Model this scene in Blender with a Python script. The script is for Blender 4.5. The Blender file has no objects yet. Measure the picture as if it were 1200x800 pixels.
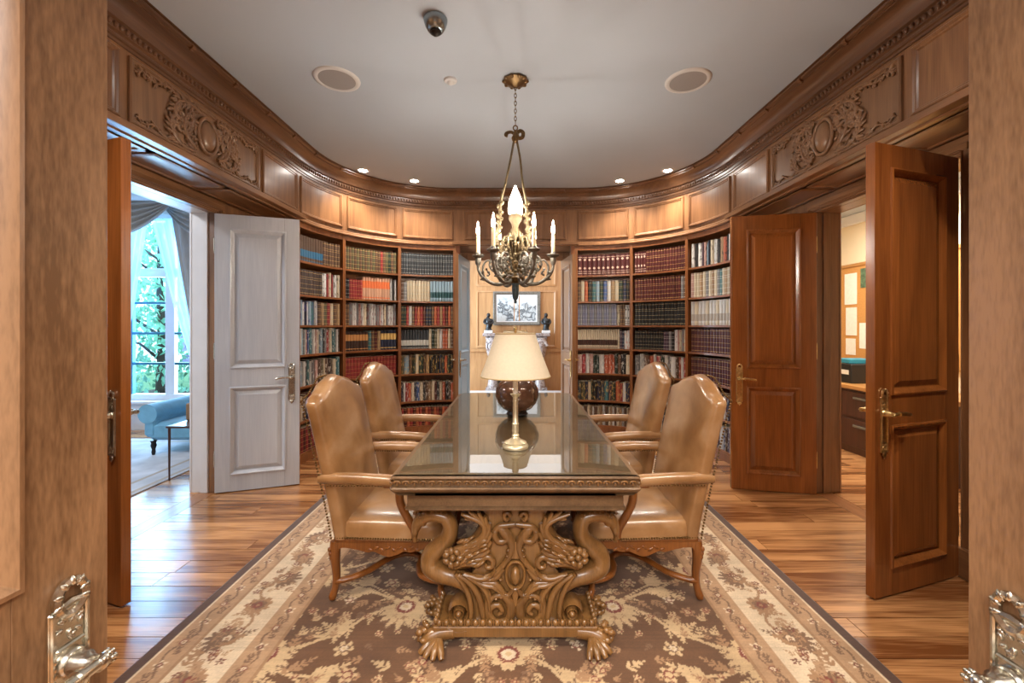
import bpy, math, random
import numpy as np
from mathutils import Vector, Matrix, Euler

# ------------------------------------------------------------------ camera, world, light
scene = bpy.context.scene
F_PX, VPX, VPY, HCAM = 500.0, 604.0, 382.0, 1.42
cam_d = bpy.data.cameras.new('camera'); cam = bpy.data.objects.new('camera', cam_d)
scene.collection.objects.link(cam)
cam_d.sensor_width = 36.0; cam_d.lens = F_PX / 1200 * 36
cam_d.shift_x = -(VPX - 600) / 1200; cam_d.shift_y = -(400 - VPY) / 1200
cam_d.clip_start = 0.05
cam.location = (0, 0, HCAM); cam.rotation_euler = (math.pi / 2, 0, 0)
scene.camera = cam
vs = scene.view_settings
vs.view_transform = 'Standard'; vs.look = 'None'; vs.gamma = 1.0; vs.use_curve_mapping = False
vs.exposure = 1.25
world = bpy.data.worlds.new('sky'); scene.world = world; world.use_nodes = True
bg = world.node_tree.nodes['Background']
bg.inputs[0].default_value = (0.42, 0.74, 1.0, 1); bg.inputs[1].default_value = 1.9

def area_light(name, loc, rot, sx, sy, power, col):
    d = bpy.data.lights.new(name, 'AREA'); d.shape = 'RECTANGLE'; d.size = sx; d.size_y = sy
    d.energy = power; d.color = col
    o = bpy.data.objects.new(name, d); scene.collection.objects.link(o)
    o.location = loc; o.rotation_euler = rot; return o
PI = math.pi
# daylight entering by the sitting room window, the far room's side window, the office lamp, and fill lights added elsewhere
area_light('window_daylight', (-4.75, 6.35, 1.75), (-PI/2, 0, 0), 2.6, 2.6, 190, (0.36, 0.68, 1.0))
area_light('far_room_daylight', (-2.85, 7.9, 1.5), (0, -PI/2, 0), 2.2, 1.6, 120, (0.62, 0.82, 1.0))
area_light('far_room_fill_light', (0.6, 7.9, 2.95), (0, 0, 0), 3.6, 2.6, 30, (1.0, 0.95, 0.9))  # unseen fill added to brighten the far room and its reflection in the table
area_light('office_ceiling_lamp', (3.5, 4.3, 2.75), (0, 0, 0), 0.9, 0.9, 40, (1.0, 0.94, 0.86))
area_light('sitting_room_fill_light', (-4.3, 2.3, 3.1), (0, 0, 0), 1.0, 1.0, 42, (0.95, 0.96, 1.0))  # unseen fill, placed where it brightens the white door jamb
area_light('hall_fill_light', (0.0, -1.6, 2.95), (0, 0, 0), 2.4, 1.8, 108, (1.0, 0.97, 0.94))  # unseen fill added behind the camera to light the table front

# ------------------------------------------------------------------ helpers
COL = scene.collection
rnd = random.Random(7)
def V(*a): return Vector(a)
def px(x, y, D): return Vector(((x - VPX) / F_PX * D, D, HCAM - (y - VPY) / F_PX * D))

def lerp(a, b, t): return a + (b - a) * t
def cr(pts, k=6):
    """Catmull-Rom through tuples of any length"""
    P = [np.array(p, float) for p in pts]; out = []
    for i in range(len(P) - 1):
        p0 = P[max(i-1, 0)]; p1 = P[i]; p2 = P[i+1]; p3 = P[min(i+2, len(P)-1)]
        for j in range(k):
            t = j / k
            out.append(0.5*((2*p1) + (-p0+p2)*t + (2*p0-5*p1+4*p2-p3)*t*t + (-p0+3*p1-3*p2+p3)*t**3))
    out.append(P[-1]); return out

class MB:
    def __init__(s): s.v = []; s.f = []; s.m = []
    def add(s, vs, fs, mi=0):
        o = len(s.v); s.v.extend(tuple(v) for v in vs)
        s.f.extend(tuple(i + o for i in f) for f in fs); s.m.extend([mi] * len(fs))
    def box(s, x0, x1, y0, y1, z0, z1, b=0.0, mi=0):
        if x0 > x1: x0, x1 = x1, x0
        if y0 > y1: y0, y1 = y1, y0
        if z0 > z1: z0, z1 = z1, z0
        if b <= 0:
            s.add([(x, y, z) for z in (z0, z1) for y in (y0, y1) for x in (x0, x1)],
                  [(0,2,3,1),(4,5,7,6),(0,1,5,4),(2,6,7,3),(0,4,6,2),(1,3,7,5)], mi); return
        b = min(b, (x1-x0)*.45, (y1-y0)*.45, (z1-z0)*.45)
        vs = []; idx = {}
        for sx in (0,1):
            for sy in (0,1):
                for sz in (0,1):
                    c = (x1 if sx else x0, y1 if sy else y0, z1 if sz else z0)
                    d = (-b if sx else b, -b if sy else b, -b if sz else b)
                    for a in range(3):
                        p = [c[q] + d[q] for q in range(3)]; p[a] = c[a]
                        idx[(sx,sy,sz,a)] = len(vs); vs.append(p)
        fs = []
        for a in range(3):
            u, w = (a+1) % 3, (a+2) % 3
            for sgn in (0,1):
                q = []
                for (i,j) in ((0,0),(1,0),(1,1),(0,1)):
                    k = [0,0,0]; k[a] = sgn; k[u] = i; k[w] = j; q.append(idx[tuple(k)+(a,)])
                fs.append(tuple(q) if sgn else tuple(reversed(q)))
            for i in (0,1):
                for j in (0,1):
                    k0=[0,0,0]; k0[a]=0; k0[u]=i; k0[w]=j; k1=list(k0); k1[a]=1
                    q = (idx[tuple(k0)+(u,)], idx[tuple(k1)+(u,)], idx[tuple(k1)+(w,)], idx[tuple(k0)+(w,)])
                    fs.append(q if (i == j) else tuple(reversed(q)))
        for sx in (0,1):
            for sy in (0,1):
                for sz in (0,1):
                    q = tuple(idx[(sx,sy,sz,a)] for a in range(3))
                    fs.append(q if (sx+sy+sz) % 2 else tuple(reversed(q)))
        s.add(vs, fs, mi)
    def tube(s, pts, rad, n=8, up=None, caps=True, closed=False, mi=0):
        """pts: 3D points; rad: scalar, list of scalars, or list of (side, up) radii"""
        P = [Vector(p[:3]) for p in pts]; m = len(P)
        R = rad if isinstance(rad, (list, tuple)) and len(rad) == m else [rad] * m
        vs = []; prev = None
        for i in range(m):
            a = P[(i-1) % m] if (closed or i > 0) else P[i]
            b = P[(i+1) % m] if (closed or i < m-1) else P[i]
            t = (b - a)
            if t.length < 1e-9: t = Vector((0,0,1))
            t.normalize()
            if up is not None:
                u = Vector(up); side = t.cross(u)
                if side.length < 1e-4: side = prev if prev else Vector((1,0,0))
                side.normalize(); u2 = side.cross(t).normalized(); prev = side
            else:
                if prev is None:
                    r = Vector((0,0,1)) if abs(t.z) < .9 else Vector((1,0,0))
                    side = t.cross(r).normalized()
                else:
                    side = prev - t * prev.dot(t)
                    side = side.normalized() if side.length > 1e-6 else t.orthogonal().normalized()
                prev = side; u2 = side.cross(t).normalized()
            r = R[i]; ra, rb = (r if isinstance(r, (tuple, list, np.ndarray)) else (r, r))
            for k in range(n):
                an = 2*PI*k/n
                vs.append(P[i] + side*(math.cos(an)*ra) + u2*(math.sin(an)*rb))
        fs = []
        for i in range(m if closed else m-1):
            j = (i+1) % m
            for k in range(n):
                k2 = (k+1) % n
                fs.append((i*n+k, i*n+k2, j*n+k2, j*n+k))
        if caps and not closed:
            fs.append(tuple(reversed(range(n)))); fs.append(tuple((m-1)*n + k for k in range(n)))
        s.add(vs, fs, mi)
    def lathe(s, prof, n=16, loc=(0,0,0), mat=None, mi=0, caps=True, sx=1.0, sy=1.0):
        """prof: (radius, z) bottom to top"""
        vs = []; L = Vector(loc)
        for (r, z) in prof:
            for k in range(n):
                a = 2*PI*k/n; p = Vector((r*math.cos(a)*sx, r*math.sin(a)*sy, z))
                if mat is not None: p = mat @ p
                vs.append(p + L)
        fs = []
        for i in range(len(prof)-1):
            for k in range(n):
                k2 = (k+1) % n
                fs.append((i*n+k, i*n+k2, (i+1)*n+k2, (i+1)*n+k))
        if caps:
            fs.append(tuple(reversed(range(n)))); fs.append(tuple((len(prof)-1)*n+k for k in range(n)))
        s.add(vs, fs, mi)
    def ell(s, c, r, n=8, m=5, rot=None, mi=0):
        rx, ry, rz = r; vs = [(0,0,-rz)]
        for i in range(1, m):
            a = -PI/2 + PI*i/m
            for k in range(n):
                b = 2*PI*k/n; vs.append((rx*math.cos(a)*math.cos(b), ry*math.cos(a)*math.sin(b), rz*math.sin(a)))
        vs.append((0,0,rz)); C = Vector(c)
        vs = [((rot @ Vector(v)) if rot is not None else Vector(v)) + C for v in vs]
        fs = [(0, 1+(k+1) % n, 1+k) for k in range(n)]
        for i in range(m-2):
            for k in range(n):
                k2 = (k+1) % n; o = 1+i*n
                fs.append((o+k, o+k2, o+n+k2, o+n+k))
        o = 1+(m-2)*n; t = len(vs)-1
        fs += [(o+k, o+(k+1) % n, t) for k in range(n)]
        s.add(vs, fs, mi)
    def prism(s, poly, d0, d1, axis='y', mi=0):
        """poly of (a,b): extruded along axis; for 'y' (a,b)=(x,z); 'x' (y,z); 'z' (x,y)"""
        n = len(poly)
        f = {'y': lambda a,b,d: (a,d,b), 'x': lambda a,b,d: (d,a,b), 'z': lambda a,b,d: (a,b,d)}[axis]
        vs = [f(a,b,d0) for a,b in poly] + [f(a,b,d1) for a,b in poly]
        fs = [tuple(range(n)), tuple(reversed(range(n, 2*n)))]
        fs += [(i, i+n, (i+1) % n+n, (i+1) % n) for i in range(n)]
        s.add(vs, fs, mi)
    def sweep(s, path, prof, closed=False, mi=0, close_prof=False):
        """path: list of ((x,y),(nx,ny)); prof: list of (offset along normal, z)"""
        m = len(prof); vs = []
        for (p, nn) in path:
            for (o, z) in prof: vs.append((p[0]+nn[0]*o, p[1]+nn[1]*o, z))
        fs = []; L = len(path)
        for i in range(L if closed else L-1):
            j = (i+1) % L
            for k in range(m if close_prof else m-1):
                k2 = (k+1) % m
                fs.append((i*m+k, j*m+k, j*m+k2, i*m+k2))
        if close_prof and not closed:
            fs.append(tuple(range(m))); fs.append(tuple(reversed([(L-1)*m+k for k in range(m)])))
        s.add(vs, fs, mi)
    def rings(s, mapf, s0, s1, z0, z1, ring, N=1, mi=0, fill=True, flip=False):
        """nested rectangles (inset d, height o) mapped to 3D: mouldings and raised fields"""
        loops = []; base = len(s.v); vs = []
        for (d, o) in ring:
            a0, a1, b0, b1 = s0+d, s1-d, z0+d, z1-d
            lp = [(lerp(a0,a1,i/N), b0) for i in range(N+1)] + [(lerp(a1,a0,i/N), b1) for i in range(N+1)]
            loops.append(lp); vs += [mapf(u, w, o) for (u, w) in lp]
        n = 2*(N+1); fs = []
        for r in range(len(ring)-1):
            for k in range(n):
                k2 = (k+1) % n; fs.append((r*n+k, r*n+k2, (r+1)*n+k2, (r+1)*n+k))
        if fill:
            o = (len(ring)-1)*n
            for i in range(N): fs.append((o+i, o+i+1, o+n-2-i, o+n-1-i))
        if flip: fs = [tuple(reversed(f)) for f in fs]
        s.add(vs, fs, mi)

def obj(name, mb, mats, parent=None, loc=None, rot=None, smooth=False, kind=None, label=None, cat=None, group=None, ang=40, fixn=True):
    me = bpy.data.meshes.new(name)
    me.from_pydata([tuple(v) for v in mb.v], [], mb.f)
    if not isinstance(mats, (list, tuple)): mats = [mats]
    for m in mats: me.materials.append(m)
    if len(mats) > 1: me.polygons.foreach_set('material_index', mb.m)
    if smooth:
        me.polygons.foreach_set('use_smooth', [True]*len(me.polygons))
        me.set_sharp_from_angle(angle=math.radians(ang))
    me.update()
    if fixn:
        import bmesh
        bm = bmesh.new(); bm.from_mesh(me); bmesh.ops.recalc_face_normals(bm, faces=bm.faces); bm.to_mesh(me); bm.free()
    o = bpy.data.objects.new(name, me); COL.objects.link(o)
    if parent is not None: o.parent = parent
    if loc is not None: o.location = loc
    if rot is not None: o.rotation_euler = rot
    tag(o, label, cat, group, kind); return o
def tag(o, label=None, cat=None, group=None, kind=None):
    if label: o['label'] = label
    if cat: o['category'] = cat
    if group: o['group'] = group
    if kind: o['kind'] = kind
    return o
def empty(name, loc=(0,0,0), rz=0, label=None, cat=None, group=None, kind=None):
    o = bpy.data.objects.new(name, None); COL.objects.link(o); o.empty_display_size = .1
    o.location = loc; o.rotation_euler = (0,0,rz); return tag(o, label, cat, group, kind)
def copy_tree(o, parent=None):
    c = o.copy(); COL.objects.link(c); c.parent = parent
    for ch in [q for q in o.children]: copy_tree(ch, c)
    return c

# ------------------------------------------------------------------ materials
def nt(name):
    m = bpy.data.materials.new(name); m.use_nodes = True; t = m.node_tree
    return m, t, t.nodes['Principled BSDF']
def N(t, typ, **kw):
    n = t.nodes.new(typ)
    for k, v in kw.items():
        if k.startswith('i_'):
            key = k[2:]; key = int(key) if key.isdigit() else key
            n.inputs[key].default_value = v
        else: setattr(n, k, v)
    return n
def mth(t, op, a, b=None, c=None, clamp=False):
    n = t.nodes.new('ShaderNodeMath'); n.operation = op; n.use_clamp = clamp
    for i, x in enumerate((a, b, c)):
        if x is None: continue
        if isinstance(x, (int, float)): n.inputs[i].default_value = x
        else: t.links.new(x, n.inputs[i])
    return n.outputs[0]
def mixc(t, f, a, b):
    n = t.nodes.new('ShaderNodeMix'); n.data_type = 'RGBA'
    for i, x in ((0, f), (6, a), (7, b)):
        if isinstance(x, (int, float)): n.inputs[i].default_value = x
        elif isinstance(x, tuple): n.inputs[i].default_value = x if len(x) == 4 else x+(1,)
        else: t.links.new(x, n.inputs[i])
    return n.outputs[2]
def ramp(t, fac, stops):
    n = t.nodes.new('ShaderNodeValToRGB'); e = n.color_ramp.elements
    while len(e) < len(stops): e.new(0.5)
    for q, (p, c) in zip(e, stops): q.position = p; q.color = tuple(c)+(1,)
    t.links.new(fac, n.inputs[0]); return n.outputs[0]
def srgb(r, g, b):
    return tuple((c/12.92 if c <= .04045 else ((c+.055)/1.055)**2.4) for c in (r/255, g/255, b/255))
def plain(name, col, rough=.5, metal=0.0, noise=0.0, scale=20, bump=0.0, emit=None, es=1.0, coat=0.0, spec=None, sheen=0):
    m, t, b = nt(name)
    b.inputs['Roughness'].default_value = rough; b.inputs['Metallic'].default_value = metal
    b.inputs['Base Color'].default_value = tuple(col)+(1,)
    if coat: b.inputs['Coat Weight'].default_value = coat; b.inputs['Coat Roughness'].default_value = .15
    if spec is not None: b.inputs['Specular IOR Level'].default_value = spec
    if sheen: b.inputs['Sheen Weight'].default_value = sheen
    if noise or bump:
        tc = N(t, 'ShaderNodeTexCoord'); nz = N(t, 'ShaderNodeTexNoise', i_Scale=scale, i_Detail=5.0)
        t.links.new(tc.outputs['Object'], nz.inputs['Vector'])
        if noise:
            c2 = tuple(max(0, c*(1-noise)) for c in col); c3 = tuple(min(1, c*(1+noise*.6)) for c in col)
            t.links.new(ramp(t, nz.outputs['Fac'], [(.3, c2), (.7, c3)]), b.inputs['Base Color'])
        if bump:
            bp = N(t, 'ShaderNodeBump', i_Strength=bump, i_Distance=.003)
            t.links.new(nz.outputs['Fac'], bp.inputs['Height']); t.links.new(bp.outputs[0], b.inputs['Normal'])
    if emit is not None:
        b.inputs['Emission Color'].default_value = tuple(emit)+(1,); b.inputs['Emission Strength'].default_value = es
    return m
def wood(name, dark, light, axis='z', sc=1.0, rough=.32, coat=.25, bump=.06, world_pos=False, contrast=1.0, fine=1.0, streak=4, pervar=0.0):
    """timber with its grain along one axis"""
    m, t, b = nt(name)
    oi = N(t, 'ShaderNodeObjectInfo')
    src = N(t, 'ShaderNodeNewGeometry').outputs['Position'] if world_pos else N(t, 'ShaderNodeTexCoord').outputs['Object']
    off = N(t, 'ShaderNodeVectorMath', operation='SCALE'); t.links.new(oi.outputs['Random'], off.inputs['Scale'])
    off.inputs[0].default_value = (37.0, 61.0, 23.0)
    ad = N(t, 'ShaderNodeVectorMath', operation='ADD'); t.links.new(src, ad.inputs[0]); t.links.new(off.outputs[0], ad.inputs[1])
    def mp(scl):
        n = N(t, 'ShaderNodeMapping'); n.inputs['Scale'].default_value = scl; t.links.new(ad.outputs[0], n.inputs[0]); return n.outputs[0]
    lo = {'x': 0, 'y': 1, 'z': 2}[axis]
    s1 = [9*sc]*3; s1[lo] = .9*sc
    s2 = [130*sc*fine]*3; s2[lo] = streak*sc*fine
    s3 = [2.2*sc]*3; s3[lo] = .8*sc
    n1 = N(t, 'ShaderNodeTexNoise', i_Scale=1.0, i_Detail=3.0, i_Distortion=1.2); t.links.new(mp(s1), n1.inputs['Vector'])
    n2 = N(t, 'ShaderNodeTexNoise', i_Scale=1.0, i_Detail=2.0); t.links.new(mp(s2), n2.inputs['Vector'])
    n3 = N(t, 'ShaderNodeTexNoise', i_Scale=1.0, i_Detail=1.0); t.links.new(mp(s3), n3.inputs['Vector'])
    f = mth(t, 'ADD', mth(t, 'MULTIPLY', n1.outputs['Fac'], .55*contrast), mth(t, 'MULTIPLY', n2.outputs['Fac'], .35*contrast))
    f = mth(t, 'ADD', f, mth(t, 'MULTIPLY', n3.outputs['Fac'], .3))
    f = mth(t, 'SUBTRACT', f, .1*contrast + .0)
    if contrast > 1: f = mth(t, 'SUBTRACT', f, (contrast-1)*.35)
    if pervar: f = mth(t, 'ADD', f, mth(t, 'MULTIPLY', mth(t, 'SUBTRACT', oi.outputs['Random'], .5), pervar))
    lo_, hi_ = .5 - .22, .5 + .2
    t.links.new(ramp(t, f, [(lo_, dark), (hi_, light)]), b.inputs['Base Color'])
    b.inputs['Roughness'].default_value = rough
    b.inputs['Coat Weight'].default_value = coat; b.inputs['Coat Roughness'].default_value = .18
    if bump:
        bp = N(t, 'ShaderNodeBump', i_Strength=bump, i_Distance=.002)
        t.links.new(n2.outputs['Fac'], bp.inputs['Height']); t.links.new(bp.outputs[0], b.inputs['Normal'])
    return m

WD, WL = srgb(100, 66, 42), srgb(152, 108, 72)
M = {}
M['wood_v'] = wood('panelling timber', WD, WL, 'z')
M['wood_x'] = wood('panelling timber along x', WD, WL, 'x')
M['wood_y'] = wood('panelling timber along y', WD, WL, 'y')
M['door_wood'] = wood('door timber', srgb(112, 62, 26), srgb(164, 98, 46), 'z', rough=.24, coat=.6)
M['front_wood'] = wood('front door timber', srgb(104, 72, 44), srgb(158, 118, 82), 'z', rough=.42, coat=.12, fine=1.6, contrast=1.5, streak=22)
M['shelf_wood'] = wood('bookcase timber', srgb(96, 52, 26), srgb(150, 92, 48), 'z', rough=.4)
M['crown_wood'] = wood('crown timber', srgb(78, 50, 32), srgb(122, 84, 56), 'y', sc=.6, rough=.3)
M['carved'] = wood('carved timber', srgb(104, 72, 48), srgb(142, 104, 72), 'z', rough=.36, coat=.3)
M['table_wood'] = wood('table walnut', srgb(88, 64, 42), srgb(136, 104, 72), 'y', rough=.3, coat=.4)
M['table_carved'] = wood('table carved walnut', srgb(96, 64, 32), srgb(152, 108, 60), 'z', rough=.28, coat=.55, sc=1.5)
M['chair_wood'] = wood('chair fruitwood', srgb(104, 58, 22), srgb(160, 96, 42), 'z', rough=.3, coat=.4)
M['plank'] = wood('oak plank', srgb(118, 70, 36), srgb(206, 150, 98), 'x', sc=1.1, rough=.24, coat=.35, bump=.04, world_pos=True, contrast=1.7, pervar=.34)
M['plank_y'] = wood('oak threshold', srgb(120, 72, 40), srgb(172, 116, 72), 'y', rough=.3, coat=.3, world_pos=True)
M['subfloor'] = plain('dark subfloor', srgb(58, 34, 20), .8)  # dark subfloor that shows in the gaps between planks
M['white'] = plain('white paint', srgb(222, 220, 220), .35, noise=.03, scale=8)
M['white_door'] = wood('white painted door', srgb(182, 184, 190), srgb(212, 212, 214), 'z', rough=.35, coat=.2, fine=1.2, contrast=.8)
M['blue_door'] = plain('pale blue door face', srgb(150, 178, 202), .3, noise=.05, scale=6)  # even pale blue over one face of the far leaf
M['ceiling'] = plain('ceiling plaster', srgb(176, 185, 196), .8, noise=.015, scale=3)
M['cream'] = plain('cream wall', srgb(226, 208, 176), .7)
M['ivory_wall'] = plain('ivory wall', srgb(222, 214, 200), .7)
M['brass'] = plain('aged brass', srgb(226, 196, 138), .3, 1.0, noise=.25, scale=60)
M['pewter'] = plain('champagne metal', srgb(206, 200, 186), .26, 1.0, noise=.2, scale=70)
M['antique'] = plain('antique bronze', srgb(120, 96, 66), .4, .9, noise=.35, scale=50)
M['chand'] = plain('silvered chandelier metal', srgb(128, 122, 112), .55, .6, noise=.35, scale=45)
M['chand_gold'] = plain('chandelier gilding', srgb(104, 88, 62), .6, .5, noise=.35, scale=45)
M['chand_blue'] = plain('verdigris metal', srgb(96, 120, 132), .4, .6, noise=.3, scale=50)
M['candle'] = plain('candle sleeve', srgb(224, 206, 168), .5, emit=srgb(255, 214, 150), es=.15)
M['flame'] = plain('flame bulb', (1, .9, .7), .3, emit=(1.0, .91, .78), es=300)
M['globe'] = plain('flame globe', (1, .95, .85), .3, emit=(1.0, .92, .80), es=12)
M['lens'] = plain('downlight lens', (1, .95, .85), .3, emit=(1.0, .95, .88), es=60)
M['white_plastic'] = plain('white plastic', srgb(205, 204, 203), .45)
M['grille'] = plain('speaker grille', srgb(150, 146, 145), .7, noise=.1, scale=300)
M['dark_metal'] = plain('dark metal', srgb(50, 46, 44), .4, .7)
M['steel'] = plain('grey metal', srgb(150, 160, 165), .25, .9)
M['black'] = plain('black', srgb(24, 23, 24), .4)
# ------------------------------------------------------------------ room outline
W, YB, YN, R = 2.2, 5.72, 0.48, 1.4         # frieze plane: half width, back, front, corner radius
YC, YC0 = YB - R, YN + R                     # straight sides run from YC0 to YC
ZF, ZP, H = 2.5, 2.98, 3.22                  # frieze bottom, crown bottom, ceiling
XD = 2.56                                    # plane of the side doors, behind the frieze
def piece(kind):
    """returns (function s->((x,y),(inward normal)), length)"""
    if kind == 'left':  return (lambda s: ((-W, YC0+s), (1,0))), YC-YC0
    if kind == 'right': return (lambda s: ((W, YC0+s), (-1,0))), YC-YC0
    if kind == 'back':  return (lambda s: ((-(W-R)+s, YB), (0,-1))), 2*(W-R)
    if kind == 'front': return (lambda s: ((-(W-R)+s, YN), (0,1))), 2*(W-R)
    cx = -(W-R) if 'l' in kind[1:] else (W-R); cy = YC if kind[0] == 'b' else YC0
    sx = -1 if cx < 0 else 1; sy = 1 if kind[0] == 'b' else -1
    def f(s):                                # s = 0 at the side wall
        a = s / R; c, d = math.cos(a), math.sin(a)
        return ((cx + sx*R*c, cy + sy*R*d), (-sx*c, -sy*d))
    return f, R*PI/2
def pmap(kind, rad=1.0):
    f, L = piece(kind)
    return (lambda s, z, o: ((f(s)[0][0]+f(s)[1][0]*o), (f(s)[0][1]+f(s)[1][1]*o), z)), L
outline = []
def run(kind, n, rev=False):
    f, L = piece(kind); ss = [L*i/n for i in range(n)]
    if rev: ss = [L - s for s in ss]
    outline.extend(f(s) for s in ss)
run('left', 6); run('bl', 18); run('back', 4); run('br', 18, True); run('right', 6, True); run('fr', 14); run('front', 4, True); run('fl', 14, True)

# ceiling and crown
mb = MB(); mb.box(-2.9, 2.9, .1, 6.5, H, H+.1)
ceiling = obj('ceiling', mb, M['ceiling'], kind='structure', label='flat pale grey plaster ceiling over the library')
crown_prof = [(-.02,ZP),(.012,ZP),(.012,2.995),(.022,3.0),(.022,3.015),(.016,3.02),(.016,3.028),(.03,3.035),(.03,3.08),(.046,3.088),(.05,3.105),
              (.054,3.125),(.068,3.15),(.09,3.168),(.118,3.178),(.128,3.182),(.128,3.19),(.14,3.192),(.15,3.2),(.152,3.21),(.146,3.216),(.165,3.219),(.165,3.235)]
mb = MB(); mb.sweep(outline, crown_prof, closed=True)
crown = obj('trim_1', mb, M['crown_wood'], kind='structure', smooth=True, ang=35, label='carved wooden crown moulding running round the ceiling edge')
# bead row and ribbon ties of the crown
def walk(step, o):
    pts = []; acc = 0.0
    Lp = outline + [outline[0]]; nxt = 0.0
    for a, b in zip(Lp[:-1], Lp[1:]):
        pa = Vector((a[0][0]+a[1][0]*o, a[0][1]+a[1][1]*o)); pb = Vector((b[0][0]+b[1][0]*o, b[0][1]+b[1][1]*o))
        L = (pb-pa).length
        while nxt <= acc + L:
            t = (nxt-acc)/L if L else 0; p = pa.lerp(pb, t); nn = Vector(a[1]).lerp(Vector(b[1]), t).normalized()
            pts.append((p, nn)); nxt += step
        acc += L
    return pts
mb = MB()
for p, nn in walk(.036, .03):
    if p.y < 1.4: continue
    rot = Matrix.Rotation(math.atan2(nn.y, nn.x), 3, 'Z')
    mb.ell((p.x, p.y, 3.058), (.016, .0125, .02), 6, 4, rot)
obj('bead_row', mb, M['crown_wood'], parent=crown, smooth=True, kind='stuff', ang=80)
mb0 = MB(); mb0.tube([(.142*0, -.014, 0), (.0, .014, 0)], .02, 8); mb0.box(-.022,.0,-.006,.006,-.022,.022,.004)
tie = None
for p, nn in walk(.42, .138):
    if p.y < 1.4: continue
    if tie is None:
        tie = obj('ribbon_tie', mb0, M['crown_wood'], parent=crown, smooth=True)
        t_ = tie
    else:
        t_ = tie.copy(); COL.objects.link(t_)
    t_.location = (p.x, p.y, 3.198); t_.rotation_euler = (0, 0, math.atan2(nn.y, nn.x))

# frieze bands, one per wall, with their panels
FR = [(0,0),(0,.013),(.007,.02),(.016,.02),(.022,.012),(.03,.012),(.036,.003)]
walls = {}
def wall_obj(nm, lab):
    w = empty(nm, (0,0,0), kind='structure', label=lab); walls[nm] = w; return w
wl = wall_obj('wall_left', 'panelled wooden wall with carved frieze above the white double doorway')
wr = wall_obj('wall_right', 'panelled wooden wall with carved frieze above the office doorway')
wb = wall_obj('wall_back', 'panelled wooden wall around the far doorway and bookcases')
wf = wall_obj('wall_front', 'panelled wooden wall around the entrance doorway')
def band(kind, parent, n, z0=ZF, z1=ZP+.03, name='frieze_board'):
    f, L = piece(kind); mb = MB()
    path = [f(L*i/n) for i in range(n+1)]
    mb.sweep(path, [(0,z0),(0,z1),(-.09,z1),(-.09,z0)], close_prof=True)
    return obj(name, mb, M['wood_v'], parent=parent, smooth=True, ang=30)
def fpanel(kind, parent, s0, s1, z0=2.575, z1=2.955, n=1):
    mp, L = pmap(kind); mb = MB(); mb.rings(mp, s0, s1, z0, z1, FR, n)
    return obj('frieze_panel', mb, M['wood_v'], parent=parent, smooth=True, ang=30)
def lower_mould(kind, parent, n):
    f, L = piece(kind); mb = MB(); path = [f(L*i/n) for i in range(n+1)]
    mb.sweep(path, [(-.02,2.492),(.014,2.492),(.02,2.498),(.02,2.51),(.01,2.518),(.01,2.532),(.004,2.54),(-.005,2.545)])
    return obj('frieze_moulding', mb, M['wood_y'], parent=parent, smooth=True, ang=35)
for side, wob in (('left', wl), ('right', wr)):
    band(side, wob, 1); lower_mould(side, wob, 1)
    for a, b in ((1.90, 2.36), (2.42, 3.645), (3.70, 4.285)):
        if (a, b) != (2.42, 3.645): fpanel(side, wob, a-YC0, b-YC0)
for kind, wob in (('bl', wb), ('br', wb), ('fl', wf), ('fr', wf)):
    band(kind, wob, 18); lower_mould(kind, wob, 18)
    L = R*PI/2
    for i in range(3): fpanel(kind, wob, L*i/3+.035, L*(i+1)/3-.035, n=8)
for kind, wob in (('back', wb), ('front', wf)):
    band(kind, wob, 1); lower_mould(kind, wob, 1)
    fpanel(kind, wob, .12, 2*(W-R)-.12)

# ---- carved relief helpers (local x right, z up, relief towards -y)
def spiral(cx, cz, r0, r1, a0, turns, y, rad0, rad1, n=22):
    pts = []; rr = []
    for i in range(n+1):
        t = i/n; a = a0 + turns*2*PI*t; r = lerp(r0, r1, t)
        pts.append((cx + r*math.cos(a), y, cz + r*math.sin(a))); rr.append(lerp(rad0, rad1, t))
    return pts, rr
def leafblob(mb, x, z, y, ln, wd, ang, th=.01):
    rot = Matrix.Rotation(-ang, 3, 'Y')
    mb.ell((x, y, z), (ln, th, wd), 6, 4, rot)
def leafy(mb, pts, y, size, rng, every=2, th=.01):
    """acanthus lobes along a stem"""
    for i in range(1, len(pts)-1, every):
        a, b = pts[i-1], pts[i+1]; an = math.atan2(b[2]-a[2], b[0]-a[0]); k = size*(.7+.6*rng.random())
        for sg in (-1, 1):
            aa = an + sg*(.7+.3*rng.random())
            leafblob(mb, pts[i][0]+math.cos(aa)*k*.8, pts[i][2]+math.sin(aa)*k*.8, y, k, k*.42, aa, th)
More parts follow.
